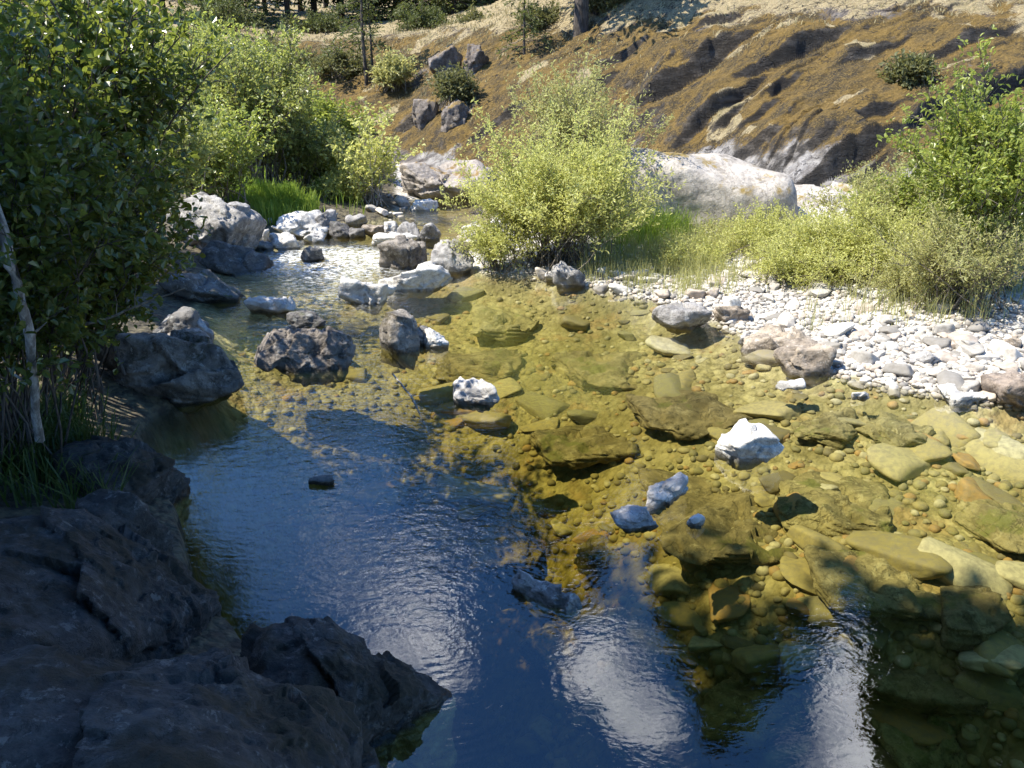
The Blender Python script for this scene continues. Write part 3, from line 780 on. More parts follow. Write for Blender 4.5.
# sunken boulders in the clear pool
SB = [(680, 808, 440, 530, .30, 'sunken slab that carries the white square block'), (722, 858, 528, 592, .10, 'long brown sunken boulder below the block slab'), (800, 925, 452, 508, .22, 'dark green tinged sunken boulder right of the white block'),
      (845, 968, 502, 560, .12, 'wide olive sunken slab below the green tinged boulder'), (930, 1050, 560, 640, .10, 'big olive sunken boulder cut by the right photo edge'), (850, 1010, 552, 612, .16, 'broad flat sunken boulder with cracks near the shade edge'),
      (560, 664, 330, 364, .12, 'long sunken boulder in the far part of the pool'), (536, 642, 372, 402, .10, 'pale outlined sunken slab in the pool centre'), (468, 560, 395, 445, .16, 'dark sunken boulder under the white awash stone'),
      (580, 642, 432, 456, .10, 'rusty brown sunken stone in the pool centre'), (640, 700, 500, 560, .25, 'shaded sunken boulder under the split pair'), (806, 874, 402, 426, .10, 'mossy sunken boulder near the tiny poking stone'),
      (880, 950, 408, 436, .10, 'olive sunken slab in shallows near the bar'), (740, 850, 590, 690, .3, 'dark rusty sunken boulder in the shaded water'), (960, 1040, 530, 575, .1, 'layered sunken slab at right'),
      (470, 540, 300, 322, .12, 'sunken boulder near the willow'), (520, 620, 480, 520, .34, 'dark sunken boulder at the edge of the shade'), (350, 410, 395, 430, .3, 'sunken boulder below the floating stick'),
      (380, 470, 418, 450, .3, 'sunken slab downstream of the stick'), (900, 1000, 690, 780, .35, 'deep sunken boulder in the lower right corner'), (640, 760, 378, 410, .14, 'broad sunken slab left of the thin white stone'),
      (430, 520, 330, 352, .14, 'sunken slab right of the small white stone'), (870, 960, 620, 680, .3, 'pale streaked sunken slab under the tree reflection'), (1000, 1090, 470, 520, .12, 'sunken boulder at the right edge in the sun')]
for k, (a0, a1, b0, b1, dz, lb) in enumerate(SB):
    xa, ya = W((a0 + a1) / 2, b1, -dz); xb, yb_ = W((a0 + a1) / 2, b0, -dz)
    wd = (a1 - a0) * depth_of(xa, (ya + yb_) / 2, -dz) / F; dp = max(.3, yb_ - ya)
    g0 = gz(xa, (ya + yb_) / 2)
    hgt = min(.22, max(.14, (-dz * .8 - g0) * 1.1 + .06))
    Vv, Fi = rock_verts((wd, dp, hgt), 500 + k, 5, 12, .05, flat=.1)
    ly = Vv[:, 2] / hgt * 5 + Vv[:, 0] * 2.2 + fbm(Vv * 2.5 + k, 3) * 1.5; ly = ly - np.floor(ly)
    Vv = Vv * (1 - .05 * sm(ly, .5, .95) * (1 - sm(ly, .96, 1)))[:, None]
    o = put('sunken_boulder', quick_mesh('sunken_boulder', Vv, Fi), M['sunkbig'], loc=(xa, (ya + yb_) / 2, max(g0 + hgt * .12, -3) if g0 + hgt * .62 < -.06 else -.06 - hgt / 2), label=lb, category='boulder')

# cobbles: twelve shapes, copied
rs = np.random.RandomState(5)
protos = []
for k in range(14):
    f = rs.uniform(.45, .8)
    Vv, Fi = rock_verts((1.0, rs.uniform(.6, .95), f), 700 + k, 4, 11, .03, 16.0)
    protos.append((Vv, Fi))
proto_me = {}


def stone_me(k, mat):
    if (k, mat) not in proto_me:
        me = quick_mesh('cobble', *protos[k]); me.materials.append(M[mat]); proto_me[(k, mat)] = me
    return proto_me[(k, mat)]


def scatter(n, test, size, rng, region, power=2.2):
    """px-uniform random spots that pass test"""
    res = []
    while len(res) < n:
        px = rng.uniform(region[0], region[1], 4000); py = rng.uniform(region[2], region[3], 4000)
        xs, ys = np.array([W(a_, b_) for a_, b_ in zip(px, py)]).T
        h, *_, d = ground(xs, ys)
        ok = test(h, d, xs, ys)
        s = size[0] + (size[1] - size[0]) * rng.uniform(0, 1, 4000) ** power
        for q in np.nonzero(ok)[0]: res.append((xs[q], ys[q], h[q], s[q]))
    return res[:n]


BAR_MARKS = [((690, 330), 'the dark fronted boulder'), ((803, 372), 'the brown and white boulder'), ((600, 285), 'the willow foot'), ((905, 330), 'the willow tuft on the cobbles'),
             ((1000, 345), 'the right photo edge, high on the bar'), ((970, 395), 'the right end of the waterline'), ((880, 375), 'the middle of the right waterline'), ((745, 310), 'the square pinkish stone')]
BED_MARKS = [((395, 350), 'the upright boulder'), ((475, 405), 'the white awash stone'), ((750, 464), 'the white square block'), ((635, 525), 'the split pair of stones'), ((600, 320), 'the shallows by the willow'),
             ((690, 340), 'the dark fronted boulder'), ((810, 385), 'the thin white awash stone'), ((900, 430), 'the bar edge at right'), ((1000, 470), 'the right photo edge in the sun'), ((950, 560), 'the shaded lower right'), ((590, 420), 'the middle of the pool'), ((840, 500), 'the green tinged sunken boulder')]


def zone_labels(sp, marks, one, many, gname):
    P_ = np.array([W(*m[0]) for m in marks]); xs = np.array([(a_[0], a_[1]) for a_ in sp]); sz = np.array([a_[3] for a_ in sp])
    z_ = ((xs[:, None] - P_[None]) ** 2).sum(2).argmin(1); out_ = {}
    for q in range(len(marks)):
        idx = np.nonzero(z_ == q)[0]; idx = idx[np.argsort(-sz[idx])]
        for r_, i_ in enumerate(idx):
            key = (round(sp[i_][0], 5), round(sp[i_][1], 5))
            if r_ < 3: out_[key] = (('largest', 'second largest', 'third largest')[r_] + ' ' + one + ' near ' + marks[q][1], gname)
            else: out_[key] = (many + ' near ' + marks[q][1], gname + ' near ' + marks[q][1])
    return out_


def stones(sp, name, mat, sink, rng, props):
    for (x, y, h, s) in sp:
        o = put(name, stone_me(rng.randint(14), mat), loc=(x, y, h + s * sink), **props(x, y, s))
        o.scale = (s * rng.uniform(.9, 1.35), s, s * (rng.uniform(.45, .75) if sink < .1 else rng.uniform(.65, 1.1))); o.rotation_euler = (rng.uniform(-.22, .22), rng.uniform(-.22, .22), rng.uniform(0, 6.28))


def stone_mass(sp, name, mat, sink, rng, low=True, **props):
    D, Fi = ico(2); vs, fs = [], []
    for q, (x, y, h, s) in enumerate(sp):
        r = rng.uniform(.6, 1.0, 3) * s / 2; r[2] *= .7
        v = D * (1 + .12 * np.sin(D @ rng.normal(size=(3, 3)) * 2.5).sum(1, keepdims=True) * .5) * r
        a_ = rng.uniform(0, 6.28); c_, s_ = math.cos(a_), math.sin(a_)
        v = np.stack([v[:, 0] * c_ - v[:, 1] * s_, v[:, 0] * s_ + v[:, 1] * c_, v[:, 2]], 1) + (x, y, h + s * sink)
        vs.append(v); fs.append(Fi + q * len(D))
    return put(name, quick_mesh(name, np.vstack(vs), np.vstack(fs)), M[mat], **props)


rg1 = np.random.RandomState(31)
bar_test = lambda h, d, x, y: (d < .12) & (d > -2.6) & (h > -.08) & (x > -.2) & (y < 13)
sp = scatter(300, bar_test, (.09, .30), rg1, (520, 1060, 262, 425), 2.6)


ZL = zone_labels(sp, BAR_MARKS, 'sun bleached cobble', 'ordinary sun bleached cobble', 'cobbles on the gravel bar')
stones(sp, 'cobble', 'bar', .12, rg1, lambda x, y, s: dict(label=ZL[(round(x, 5), round(y, 5))][0], group=ZL[(round(x, 5), round(y, 5))][1], category='cobble'))
spm = scatter(7000, bar_test, (.03, .10), rg1, (500, 1090, 255, 425), 1.4)
stone_mass(spm, 'gravel', 'bar', .15, rg1, kind='stuff', label='small white pebbles and gravel covering the bar', category='gravel')
bed_test = lambda h, d, x, y: (d > .05) & (h < -.06)
sp = scatter(230, bed_test, (.12, .62), rg1, (330, 1060, 280, 640), 2.0)
ZB = zone_labels(sp, BED_MARKS, 'brown stone on river bed', 'common olive brown bed stone', 'stones on the river bed')
stones(sp, 'sunken_stone', 'sunk', .0, rg1, lambda x, y, s: dict(label=ZB[(round(x, 5), round(y, 5))][0], group=ZB[(round(x, 5), round(y, 5))][1], category='sunken stone'))
spm = scatter(6000, bed_test, (.04, .13), rg1, (230, 1090, 240, 660), 1.5)
stone_mass(spm, 'riverbed_pebbles', 'sunk', .02, rg1, kind='stuff', label='small olive and tan pebbles covering the river bed', category='pebbles')
up_test = lambda h, d, x, y: (np.abs(d) < .5) & (y > 12.5) & (y < 22)
sp = scatter(40, up_test, (.14, .4), rg1, (250, 480, 200, 250), 1.5)
stones(sp, 'cobble', 'bar', .2, rg1, lambda x, y, s: dict(label='pale stone of the low row lying along upstream shore', category='cobble', group='stones along the upstream shore'))

# ------------------------------------------------------------------ vegetation
def tubes(paths, sides=5):
    vs, fs, n = [], [], 0
    ang = np.arange(sides) * 2 * math.pi / sides
    for pts, rad in paths:
        pts = np.asarray(pts); k = len(pts)
        tg = np.gradient(pts, axis=0); tg /= np.linalg.norm(tg, axis=1, keepdims=True) + 1e-9
        ref = np.where(np.abs(tg[:, 2:3]) > .9, [[1., 0, 0]], [[0, 0, 1.]])
        u = np.cross(tg, ref); u /= np.linalg.norm(u, axis=1, keepdims=True) + 1e-9; v = np.cross(tg, u)
        rad = np.broadcast_to(rad, (k,))
        vs.append((pts[:, None] + rad[:, None, None] * (u[:, None] * np.cos(ang)[None, :, None] + v[:, None] * np.sin(ang)[None, :, None])).reshape(-1, 3))
        ii, jj = np.meshgrid(np.arange(k - 1), np.arange(sides), indexing='ij')
        a_ = n + ii * sides + jj; b_ = n + ii * sides + (jj + 1) % sides
        fs.append(np.stack([a_, b_, b_ + sides, a_ + sides], 2).reshape(-1, 4)); n += k * sides
    return np.vstack(vs), np.vstack(fs)


def leaves_mesh(P, A, N, L, Wd, fold=.18):
    """ovate leaves, two folded halves each; P base, A axis, N normal"""
    A = A / (np.linalg.norm(A, axis=1, keepdims=True) + 1e-9)
    S = np.cross(N, A); S /= np.linalg.norm(S, axis=1, keepdims=True) + 1e-9
    Nn = np.cross(A, S)
    L = L[:, None]; Wd = Wd[:, None]; up = Nn * Wd * fold
    v = np.stack([P, P + A * L * .35 + S * Wd * .5 + up, P + A * L * .72 + S * Wd * .36 + up, P + A * L - Nn * L * .12,
                  P + A * L * .72 - S * Wd * .36 + up, P + A * L * .35 - S * Wd * .5 + up], 1).reshape(-1, 3)
    b_ = (np.arange(len(P)) * 6)[:, None]
    f = np.concatenate([b_ + [[0, 1, 2, 3]], b_ + [[0, 3, 4, 5]]], 0)
    return v, f


def unit(v): return v / (np.linalg.norm(v, axis=-1, keepdims=True) + 1e-9)


def shrub(name, label, cat, base, center, radii, n_stems, twigs, per_twig, leaf, mat, seed, twig_len=.35, aspect=.6, bark='twig', stem_r=.012, spread=.12, group=None, clump=.0, shell=.55, upbias=.5):
    rs = np.random.RandomState(seed)
    base = np.array(base, float); C = np.array(center, float) - base; R3 = np.array(radii, float)
    root = thing(name, label, cat, tuple(base), group)
    paths = []; TP, TD = [], []
    for k in range(n_stems):
        d = unit(rs.normal(size=3)); d[2] = abs(d[2]) * .9 - .25 * rs.rand()
        T = C + unit(d) * R3 * (rs.uniform(shell, .95) if rs.rand() < .8 else rs.uniform(.95, 1.28))
        s0 = np.array([rs.normal() * spread, rs.normal() * spread, -.05])
        mid = s0 + (T - s0) * .5 + np.array([0, 0, .18 * np.linalg.norm(T - s0)]) * (1 if T[2] > .3 else .5) + rs.normal(size=3) * .06 * np.linalg.norm(T)
        tt = np.linspace(0, 1, 9)[:, None]
        pts = (1 - tt) ** 2 * s0 + 2 * tt * (1 - tt) * mid + tt ** 2 * T
        pts[1:-1] += rs.normal(size=(7, 3)) * .012 * np.linalg.norm(T)
        paths.append((pts, np.linspace(stem_r, stem_r * .25, 9)))
        for q in range(twigs):
            u = rs.uniform(.22, 1.0) ** .8; x = u * 8; i0 = min(int(x), 7); p = pts[i0] + (pts[i0 + 1] - pts[i0]) * (x - i0)
            sd_ = unit(pts[min(i0 + 1, 8)] - pts[i0])
            dr = unit(unit(rs.normal(size=3)) * 1.0 + sd_ * .6 + np.array([0, 0, upbias]) + unit(p - C) * .3)
            ln = twig_len * rs.uniform(.5, 1.2)
            TP.append(p); TD.append(dr * ln)
            if q % 2 == 0: paths.append((np.array([p, p + dr * ln * .5 + rs.normal(size=3) * .01, p + dr * ln]), np.array([stem_r * .3, stem_r * .2, stem_r * .1])))
    TP = np.array(TP); TD = np.array(TD); n = len(TP)
    u = rs.uniform(.1, 1.05, (n, per_twig))
    LP = (TP[:, None] + TD[:, None] * u[..., None]).reshape(-1, 3)
    LP += rs.normal(size=LP.shape) * twig_len * .05
    dirs = unit(np.repeat(unit(TD), per_twig, 0) * .7 + unit(rs.normal(size=LP.shape)) * .9)
    nr = unit(rs.normal(size=LP.shape) * .55 + np.array([0, 0, 1.0]))
    L = leaf * rs.uniform(.6, 1.25, len(LP))
    v, f = leaves_mesh(LP, dirs, nr, L, L * aspect)
    v2, f2 = tubes(paths, 5)
    put('stems', quick_mesh('stems', v2, f2), M[bark], root)
    put('foliage', quick_mesh('foliage', v, f, False), M[mat], root)
    return root


def spx(cx, cy, y, rxp, rzp, ry=None):
    """crown centre and radii from the view at distance y"""
    x, yy, z = AT(cx, cy, y); k = depth_of(x, yy, z) / F
    return (x, yy, z), (rxp * k, ry if ry else rxp * k, rzp * k)


def SH(name, label, cat, bpx, y, cpx, cpy, rxp, rzp, *a_, ry=None, **kw):
    c, r = spx(cpx, cpy, y, rxp, rzp, ry)
    bx_ = AT(bpx, 384, y)[0] * 1.0
    bx_ = (bpx - 512) / F * depth_of(0, y, .2)
    return shrub(name, label, cat, (bx_, y, max(gz(bx_, y), .02)), c, r, *a_, **kw)


# left bank alders, close to the camera
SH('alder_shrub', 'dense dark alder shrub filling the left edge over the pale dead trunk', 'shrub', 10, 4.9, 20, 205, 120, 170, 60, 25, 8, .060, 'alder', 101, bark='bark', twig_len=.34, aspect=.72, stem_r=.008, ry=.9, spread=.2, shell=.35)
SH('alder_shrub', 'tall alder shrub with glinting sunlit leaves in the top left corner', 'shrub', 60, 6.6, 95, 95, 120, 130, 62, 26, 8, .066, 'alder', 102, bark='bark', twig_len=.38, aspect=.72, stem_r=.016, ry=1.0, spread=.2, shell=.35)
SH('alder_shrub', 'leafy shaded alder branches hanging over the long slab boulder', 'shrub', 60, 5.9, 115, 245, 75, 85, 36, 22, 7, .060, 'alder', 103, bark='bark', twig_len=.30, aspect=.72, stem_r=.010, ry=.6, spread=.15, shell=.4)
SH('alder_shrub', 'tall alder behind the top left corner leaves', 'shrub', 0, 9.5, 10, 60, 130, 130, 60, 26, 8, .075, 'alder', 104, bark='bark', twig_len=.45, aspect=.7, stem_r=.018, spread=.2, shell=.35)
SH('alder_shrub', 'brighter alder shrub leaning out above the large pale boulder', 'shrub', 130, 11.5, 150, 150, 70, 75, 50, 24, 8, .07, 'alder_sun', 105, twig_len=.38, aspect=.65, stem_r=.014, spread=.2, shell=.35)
SH('alder_shrub', 'unseen alder added outside the left edge to shade the bank below', 'shrub', -190, 4.7, -170, 120, 120, 140, 80, 26, 8, .07, 'alder', 106, bark='bark', twig_len=.36, aspect=.72, stem_r=.012, ry=.8, spread=.2, shell=.35)  # added out-of-view alder, put in to shade the lower alder leaves
# middle distance left
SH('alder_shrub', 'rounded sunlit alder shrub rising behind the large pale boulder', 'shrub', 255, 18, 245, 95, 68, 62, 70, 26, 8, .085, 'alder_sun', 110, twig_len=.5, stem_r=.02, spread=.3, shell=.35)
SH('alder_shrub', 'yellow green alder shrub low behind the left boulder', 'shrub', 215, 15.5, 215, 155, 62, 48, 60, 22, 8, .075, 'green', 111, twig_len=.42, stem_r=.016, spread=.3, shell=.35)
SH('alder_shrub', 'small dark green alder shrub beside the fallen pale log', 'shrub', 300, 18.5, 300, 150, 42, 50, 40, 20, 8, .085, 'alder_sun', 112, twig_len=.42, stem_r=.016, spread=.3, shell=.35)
SH('sapling', 'airy young sapling with bright leaves on the upstream shore', 'sapling', 372, 17.5, 375, 165, 40, 55, 24, 16, 6, .09, 'willow', 113, twig_len=.35, stem_r=.014, shell=.3, bark='bleached')
SH('alder_shrub', 'low leafy shrub between the fallen log and the sapling', 'shrub', 335, 19, 335, 175, 30, 26, 30, 16, 8, .08, 'green', 114, twig_len=.35, stem_r=.012, shell=.3)
# willow in the middle
SH('willow_shrub', 'large round pale willow shrub at the pool edge in the photo centre', 'willow', 560, 11.9, 555, 205, 98, 76, 170, 28, 9, .056, 'willow', 120, twig_len=.38, aspect=.36, stem_r=.007, ry=1.1, spread=.3, shell=.35, upbias=.8)
SH('willow_shrub', 'looser taller willow rising behind the large round willow', 'willow', 580, 13.8, 582, 125, 62, 62, 80, 22, 9, .058, 'willow2', 121, twig_len=.40, aspect=.34, stem_r=.010, ry=.8, spread=.3, shell=.35, upbias=.8)
SH('willow_shrub', 'low willow spray leaning over the water left of the big willow', 'willow', 500, 11.7, 490, 245, 36, 30, 40, 20, 8, .045, 'willow', 122, twig_len=.25, aspect=.34, stem_r=.008, spread=.1, shell=.35)
# right side
SH('green_shrub', 'tall bright green shrub at the right edge above the gravel bar', 'shrub', 985, 9.6, 985, 165, 84, 92, 80, 24, 8, .062, 'green', 130, twig_len=.34, aspect=.55, stem_r=.012, spread=.2, shell=.35)
SH('willow_shrub', 'airy willow in front of the tall green shrub on the gravel', 'willow', 955, 8.9, 965, 255, 72, 52, 70, 22, 8, .042, 'willow2', 131, twig_len=.28, aspect=.34, stem_r=.008, spread=.2, shell=.35)
SH('willow_shrub', 'low pale willow standing at the left end of the right thicket', 'willow', 770, 12.2, 768, 250, 62, 36, 90, 24, 9, .045, 'willow', 132, twig_len=.28, aspect=.34, stem_r=.007, spread=.4, shell=.3)
SH('willow_shrub', 'wide low willow in the middle of the right thicket', 'willow', 850, 10.6, 850, 255, 70, 50, 120, 24, 9, .045, 'willow', 133, twig_len=.28, aspect=.34, stem_r=.007, spread=.4, shell=.3)
SH('willow_shrub', 'taller willow reaching in front of the bare rock at right', 'willow', 890, 12.0, 895, 215, 60, 54, 90, 24, 9, .05, 'willow2', 134, twig_len=.32, aspect=.36, stem_r=.008, spread=.3, shell=.3)
SH('willow_shrub', 'small willow tuft growing out of the cobbles nearest the water', 'willow', 905, 9.4, 905, 285, 42, 26, 30, 18, 8, .038, 'willow2', 135, twig_len=.22, aspect=.34, stem_r=.006, spread=.2, shell=.3)
SH('willow_shrub', 'low willow tuft between granite boulder and gravel bar', 'willow', 715, 12.6, 712, 255, 40, 26, 36, 18, 8, .042, 'willow2', 136, twig_len=.25, aspect=.34, stem_r=.006, spread=.3, shell=.3)
SH('green_shrub', 'broad leafy green shrub behind the airy willow at right edge', 'shrub', 930, 11.4, 935, 205, 55, 55, 46, 20, 8, .06, 'green', 137, twig_len=.32, aspect=.55, stem_r=.01, spread=.2, shell=.35)
SH('willow_shrub', 'pale low willow right of the tall grass tuft', 'willow', 690, 11.6, 690, 262, 36, 24, 46, 20, 8, .042, 'willow', 138, twig_len=.25, aspect=.34, stem_r=.006, spread=.3, shell=.3)
SH('willow_shrub', 'pale willow spilling onto cobbles behind the brown and white boulder', 'willow', 800, 10.5, 800, 275, 48, 28, 60, 22, 8, .042, 'willow', 139, twig_len=.26, aspect=.34, stem_r=.006, spread=.35, shell=.3)
SH('willow_shrub', 'willow with reddish stems between the middle thicket and right edge', 'willow', 925, 9.6, 930, 262, 46, 36, 50, 22, 8, .042, 'willow', 140, twig_len=.28, aspect=.34, stem_r=.006, spread=.3, shell=.3)
SH('alder_shrub', 'sunlit alder shrub on the slope above the rounded alder', 'shrub', 215, 22, 225, 65, 70, 40, 60, 22, 8, .10, 'green', 141, twig_len=.5, stem_r=.018, spread=.4, shell=.3)
SH('alder_shrub', 'bright bushy shrub at the bank right of the rounded alder', 'shrub', 330, 20.5, 325, 135, 45, 42, 50, 22, 8, .09, 'green', 142, twig_len=.45, stem_r=.015, spread=.3, shell=.3)
SH('alder_shrub', 'pale leafy shrub left of the airy sapling', 'shrub', 345, 18, 345, 190, 32, 20, 30, 18, 8, .07, 'willow', 143, twig_len=.3, stem_r=.010, spread=.3, shell=.3)
# hillside shrubs
for k, (px_, y_, cy_, rx_, rz_, mt, lb) in enumerate([
    (480, 31, 35, 26, 18, 'dull', 'grey green hillside shrub above the squat boulder'), (425, 33, 30, 30, 22, 'needle_sun', 'olive green hillside shrub at the forest edge centre'),
    (345, 29, 70, 30, 22, 'dull', 'dull shrub at the foot of the thin saplings'), (300, 30, 78, 34, 24, 'dull', 'dull shrub on the slope left of the saplings'),
    (540, 27, 30, 24, 20, 'dull', 'dull shrub below the two crest trunks'), (455, 24, 88, 17, 12, 'dull', 'dull green tuft shrub among the rubble boulders'),
    (610, 26, 14, 30, 14, 'dull', 'low shrub right of the crest trunks'), (260, 27, 55, 40, 26, 'dull', 'grey green shrub left of the dry clearing'),
    (700, 26, 2, 30, 12, 'dull', 'low shrub on the crest right of the trunks'), (905, 17.5, 78, 9, 6, 'dull', 'small tuft growing on the mossy slab at right'),
    (395, 27, 75, 20, 18, 'willow2', 'pale shrub among the slope boulders'), (200, 24, 60, 45, 34, 'alder_sun', 'leafy shrub above the rounded alder on left'),
    (325, 36, 30, 36, 22, 'needle_sun', 'olive shrub at the forest edge left of centre'), (230, 34, 22, 40, 30, 'needle_sun', 'olive shrub beneath the forest trunks')]):
    SH('hillside_shrub', lb, 'shrub', px_, y_, px_, cy_, rx_, rz_, 34, 18, 7, .10, mt, 160 + k, twig_len=.38, aspect=.5, stem_r=.012, spread=.25, shell=.3)


def blades(name, P, hgt, wid, mat, rs, bend=.35, **props):
    n = len(P)
    a_ = rs.uniform(0, 6.28, n); s = np.stack([np.cos(a_), np.sin(a_), np.zeros(n)], 1) * (wid * rs.uniform(.6, 1.2, n))[:, None] / 2
    b_ = rs.uniform(0, 6.28, n); ld = np.stack([np.cos(b_), np.sin(b_), np.zeros(n)], 1) * rs.uniform(.1, 1, n)[:, None] * bend
    h = hgt * rs.uniform(.3, 1.2, n) * (.75 + .7 * fbm(P * 1.7, 2)); U = np.array([[0, 0, 1.0]])
    m1 = P + (U * .5 + ld * .25) * h[:, None]; m2 = P + (U * .85 + ld * .62) * h[:, None]; tp_ = P + (U * (1.0 - .15) + ld * 1.15) * h[:, None]
    v = np.stack([P - s, P + s, m1 + s * .8, m1 - s * .8, m2 + s * .5, m2 - s * .5, tp_ + s * .08, tp_ - s * .08], 1).reshape(-1, 3)
    k = (np.arange(n) * 8)[:, None]
    f = np.concatenate([k + [[0, 1, 2, 3]], k + [[3, 2, 4, 5]], k + [[5, 4, 6, 7]]], 0)
    return put(name, quick_mesh(name, v, f, False), M[mat], **props)


def grass_area(name, boxes, n, hgt, wid, mat, seed, dmax=.05, tuft=6, bend=.35, **props):
    rs = np.random.RandomState(seed); out_ = []
    while sum(len(o) for o in out_) < n:
        bx_ = boxes[rs.randint(len(boxes))]
        y = (bx_[2] + bx_[3]) / 2 + np.clip(rs.normal(size=600), -2.2, 2.2) * (bx_[3] - bx_[2]) * .34; k = depth_of(0, y, .2) / F
        x = ((bx_[0] + bx_[1]) / 2 + np.clip(rs.normal(size=600), -2.2, 2.2) * (bx_[1] - bx_[0]) * .34 - 512) * k
        x = np.repeat(x, tuft) + rs.normal(size=600 * tuft) * .05; y = np.repeat(y, tuft) + rs.normal(size=600 * tuft) * .05
        h, *_, d = ground(x, y)
        nz_ = fbm(np.stack([x * 1.1, y * 1.1, np.full_like(x, seed)], 1), 3)
        ok = (d < dmax) & (nz_ > rs.uniform(-.45, .25, len(x)))
        out_.append(np.stack([x, y, h - .02], 1)[ok])
    return blades(name, np.vstack(out_)[:n], hgt, wid, mat, rs, bend, kind='stuff', **props)


grass_area('grass', [(235, 345, 17, 23), (300, 412, 18, 23), (240, 300, 15.5, 17)], 11000, .50, .016, 'grass', 3, bend=.6, label='bright green grass on the upstream shore', category='grass')
grass_area('grass', [(612, 690, 12.4, 13.6), (590, 640, 12.0, 12.6)], 2200, .55, .010, 'grass', 4, bend=.7, label='tall green grass beside the willow', category='grass')
grass_area('grass', [(620, 770, 10.6, 12.8), (735, 900, 9.6, 12.8), (860, 1060, 9.2, 12)], 12000, .42, .008, 'willow2', 5, bend=.5, label='pale seeding grass among the willows of the bar', category='grass')
grass_area('dry_grass', [(560, 1100, 23, 34), (250, 560, 27, 36)], 26000, .16, .02, 'drygrass', 6, bend=.9, label='short dry grass on the hill crest', category='grass')
grass_area('ferns', [(-110, 62, 4.35, 5.2), (-130, 60, 4.6, 5.6)], 8000, .46, .013, 'fern', 8, bend=1.0, tuft=10, label='dark green ferns and grass on the left bank', category='ferns')


def tree(name, label, base, height, kind, seed, root_only=None, group=None, trunk_r=.2, crown_from=.25, spread=.2, mat='needle', cards=7000, card=.30, crown_r=None):
    rs = np.random.RandomState(seed)
    root = thing(name, label, 'tree', base, group)
    tt = np.linspace(0, 1, 12)
    trunk = np.stack([np.cumsum(rs.normal(size=12) * .03 * height / 20), np.cumsum(rs.normal(size=12) * .03 * height / 20), tt * height - .3], 1); trunk[0, :2] = 0
    paths = [(trunk, trunk_r * (1 - tt * .9))]
    R_ = crown_r or height * spread
    per = 38
    nb_ = cards // per; PP, DD = [], []
    for k in range(nb_):
        u = crown_from + (1 - crown_from) * (k + rs.rand()) / nb_
        z = u * height; i0 = min(int(u * 11), 10); p = trunk[i0] + (trunk[i0 + 1] - trunk[i0]) * (u * 11 - i0)
        a_ = rs.uniform(0, 6.28)
        if kind == 'fir':
            ln = R_ * (1 - (u - crown_from) / (1 - crown_from)) ** .8 * rs.uniform(.55, 1.15) + .25
            dr = np.array([math.cos(a_), math.sin(a_), rs.uniform(-.15, .35)])
        else:
            q = (u - crown_from) / (1 - crown_from)
            ln = R_ * math.sqrt(max(.05, 1 - (2 * q - .9) ** 2 * .9)) * rs.uniform(.5, 1.1)
            dr = np.array([math.cos(a_), math.sin(a_), rs.uniform(.0, .8)])
        s_ = np.linspace(0, 1, 5)[:, None]
        br = p + dr * ln * s_ + np.array([0, 0, -1]) * (s_ ** 2) * ln * (.35 if kind == 'fir' else .05)
        paths.append((br, np.linspace(trunk_r * .22 * (1 - u * .6), .008, 5)))
        w_ = rs.uniform(.12, 1.05, per)
        q_ = w_ * 4; i1 = np.minimum(q_.astype(int), 3); pp = br[i1] + (br[np.minimum(i1 + 1, 4)] - br[i1]) * (q_ - i1)[:, None]
        wid_ = ln * .22 * (1.15 - w_)
        off = rs.normal(size=(per, 3)) * wid_[:, None] * np.array([1, 1, .45])
        PP.append(pp + off); DD.append(unit(dr)[None] * .8 + unit(off) * .9 + rs.normal(size=(per, 3)) * .25)
    PP = np.vstack(PP); DD = np.vstack(DD)
    L = card * rs.uniform(.5, 1.2, len(PP))
    nr = unit(rs.normal(size=PP.shape) * .5 + np.array([0, 0, 1.]))
    v, f = leaves_mesh(PP, DD, nr, L, L * (.36 if kind == 'fir' else .65))
    v2, f2 = tubes(paths, 6)
    put('trunk', quick_mesh('trunk', v2, f2), M['bark'], root)
    put('crown', quick_mesh('crown', v, f, False), M[mat], root)
    return root


def copy_tree(src, loc, rz, sc_, label, group=None):
    r = src.copy(); COL.objects.link(r); r.location = loc; r.rotation_euler = (0, 0, rz); r.scale = (sc_,) * 3; r['label'] = label
    if group: r['group'] = group
    for ch in list(src.children):
        c_ = ch.copy(); COL.objects.link(c_); c_.parent = r
    return r


def tz(px, y):
    x = (px - 512) / F * depth_of(0, y, 3); return (x, y, gz(x, y))


# forest edge at the back left (trunks show under the top edge of the photo)
firA = tree('fir_tree', 'dark fir behind the dry clearing, thick trunk in front', tz(318, 43), 18, 'fir', 1, trunk_r=.26, crown_from=.12, spread=.17, cards=9000, card=.42)
firB = tree('fir_tree', 'leaning fir beside the thick trunk behind the clearing', tz(292, 41), 17, 'fir', 2, trunk_r=.22, crown_from=.14, spread=.18, cards=9000, card=.42)
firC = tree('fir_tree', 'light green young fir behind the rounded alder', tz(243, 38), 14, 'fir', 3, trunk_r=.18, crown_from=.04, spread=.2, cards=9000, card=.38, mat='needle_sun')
rsf = np.random.RandomState(77)
k = 0
for (px_, y_) in [(270, 47), (345, 46), (375, 42), (400, 47), (440, 44), (470, 50), (505, 42), (210, 42), (170, 40), (120, 45), (80, 38), (30, 42), (-20, 38), (-80, 44), (190, 52), (255, 58), (330, 56), (420, 58), (500, 60), (100, 56), (0, 55), (540, 46), (225, 47), (305, 50), (455, 40)]:
    src = (firA, firB, firC)[rsf.randint(3)] if px_ not in (455, 375) else firC
    copy_tree(src, tz(px_, y_), rsf.uniform(0, 6.28), rsf.uniform(.5, .66) if px_ < 400 else rsf.uniform(.8, 1.05), 'dark fir of the shaded forest edge behind the clearing', 'firs of the forest edge'); k += 1
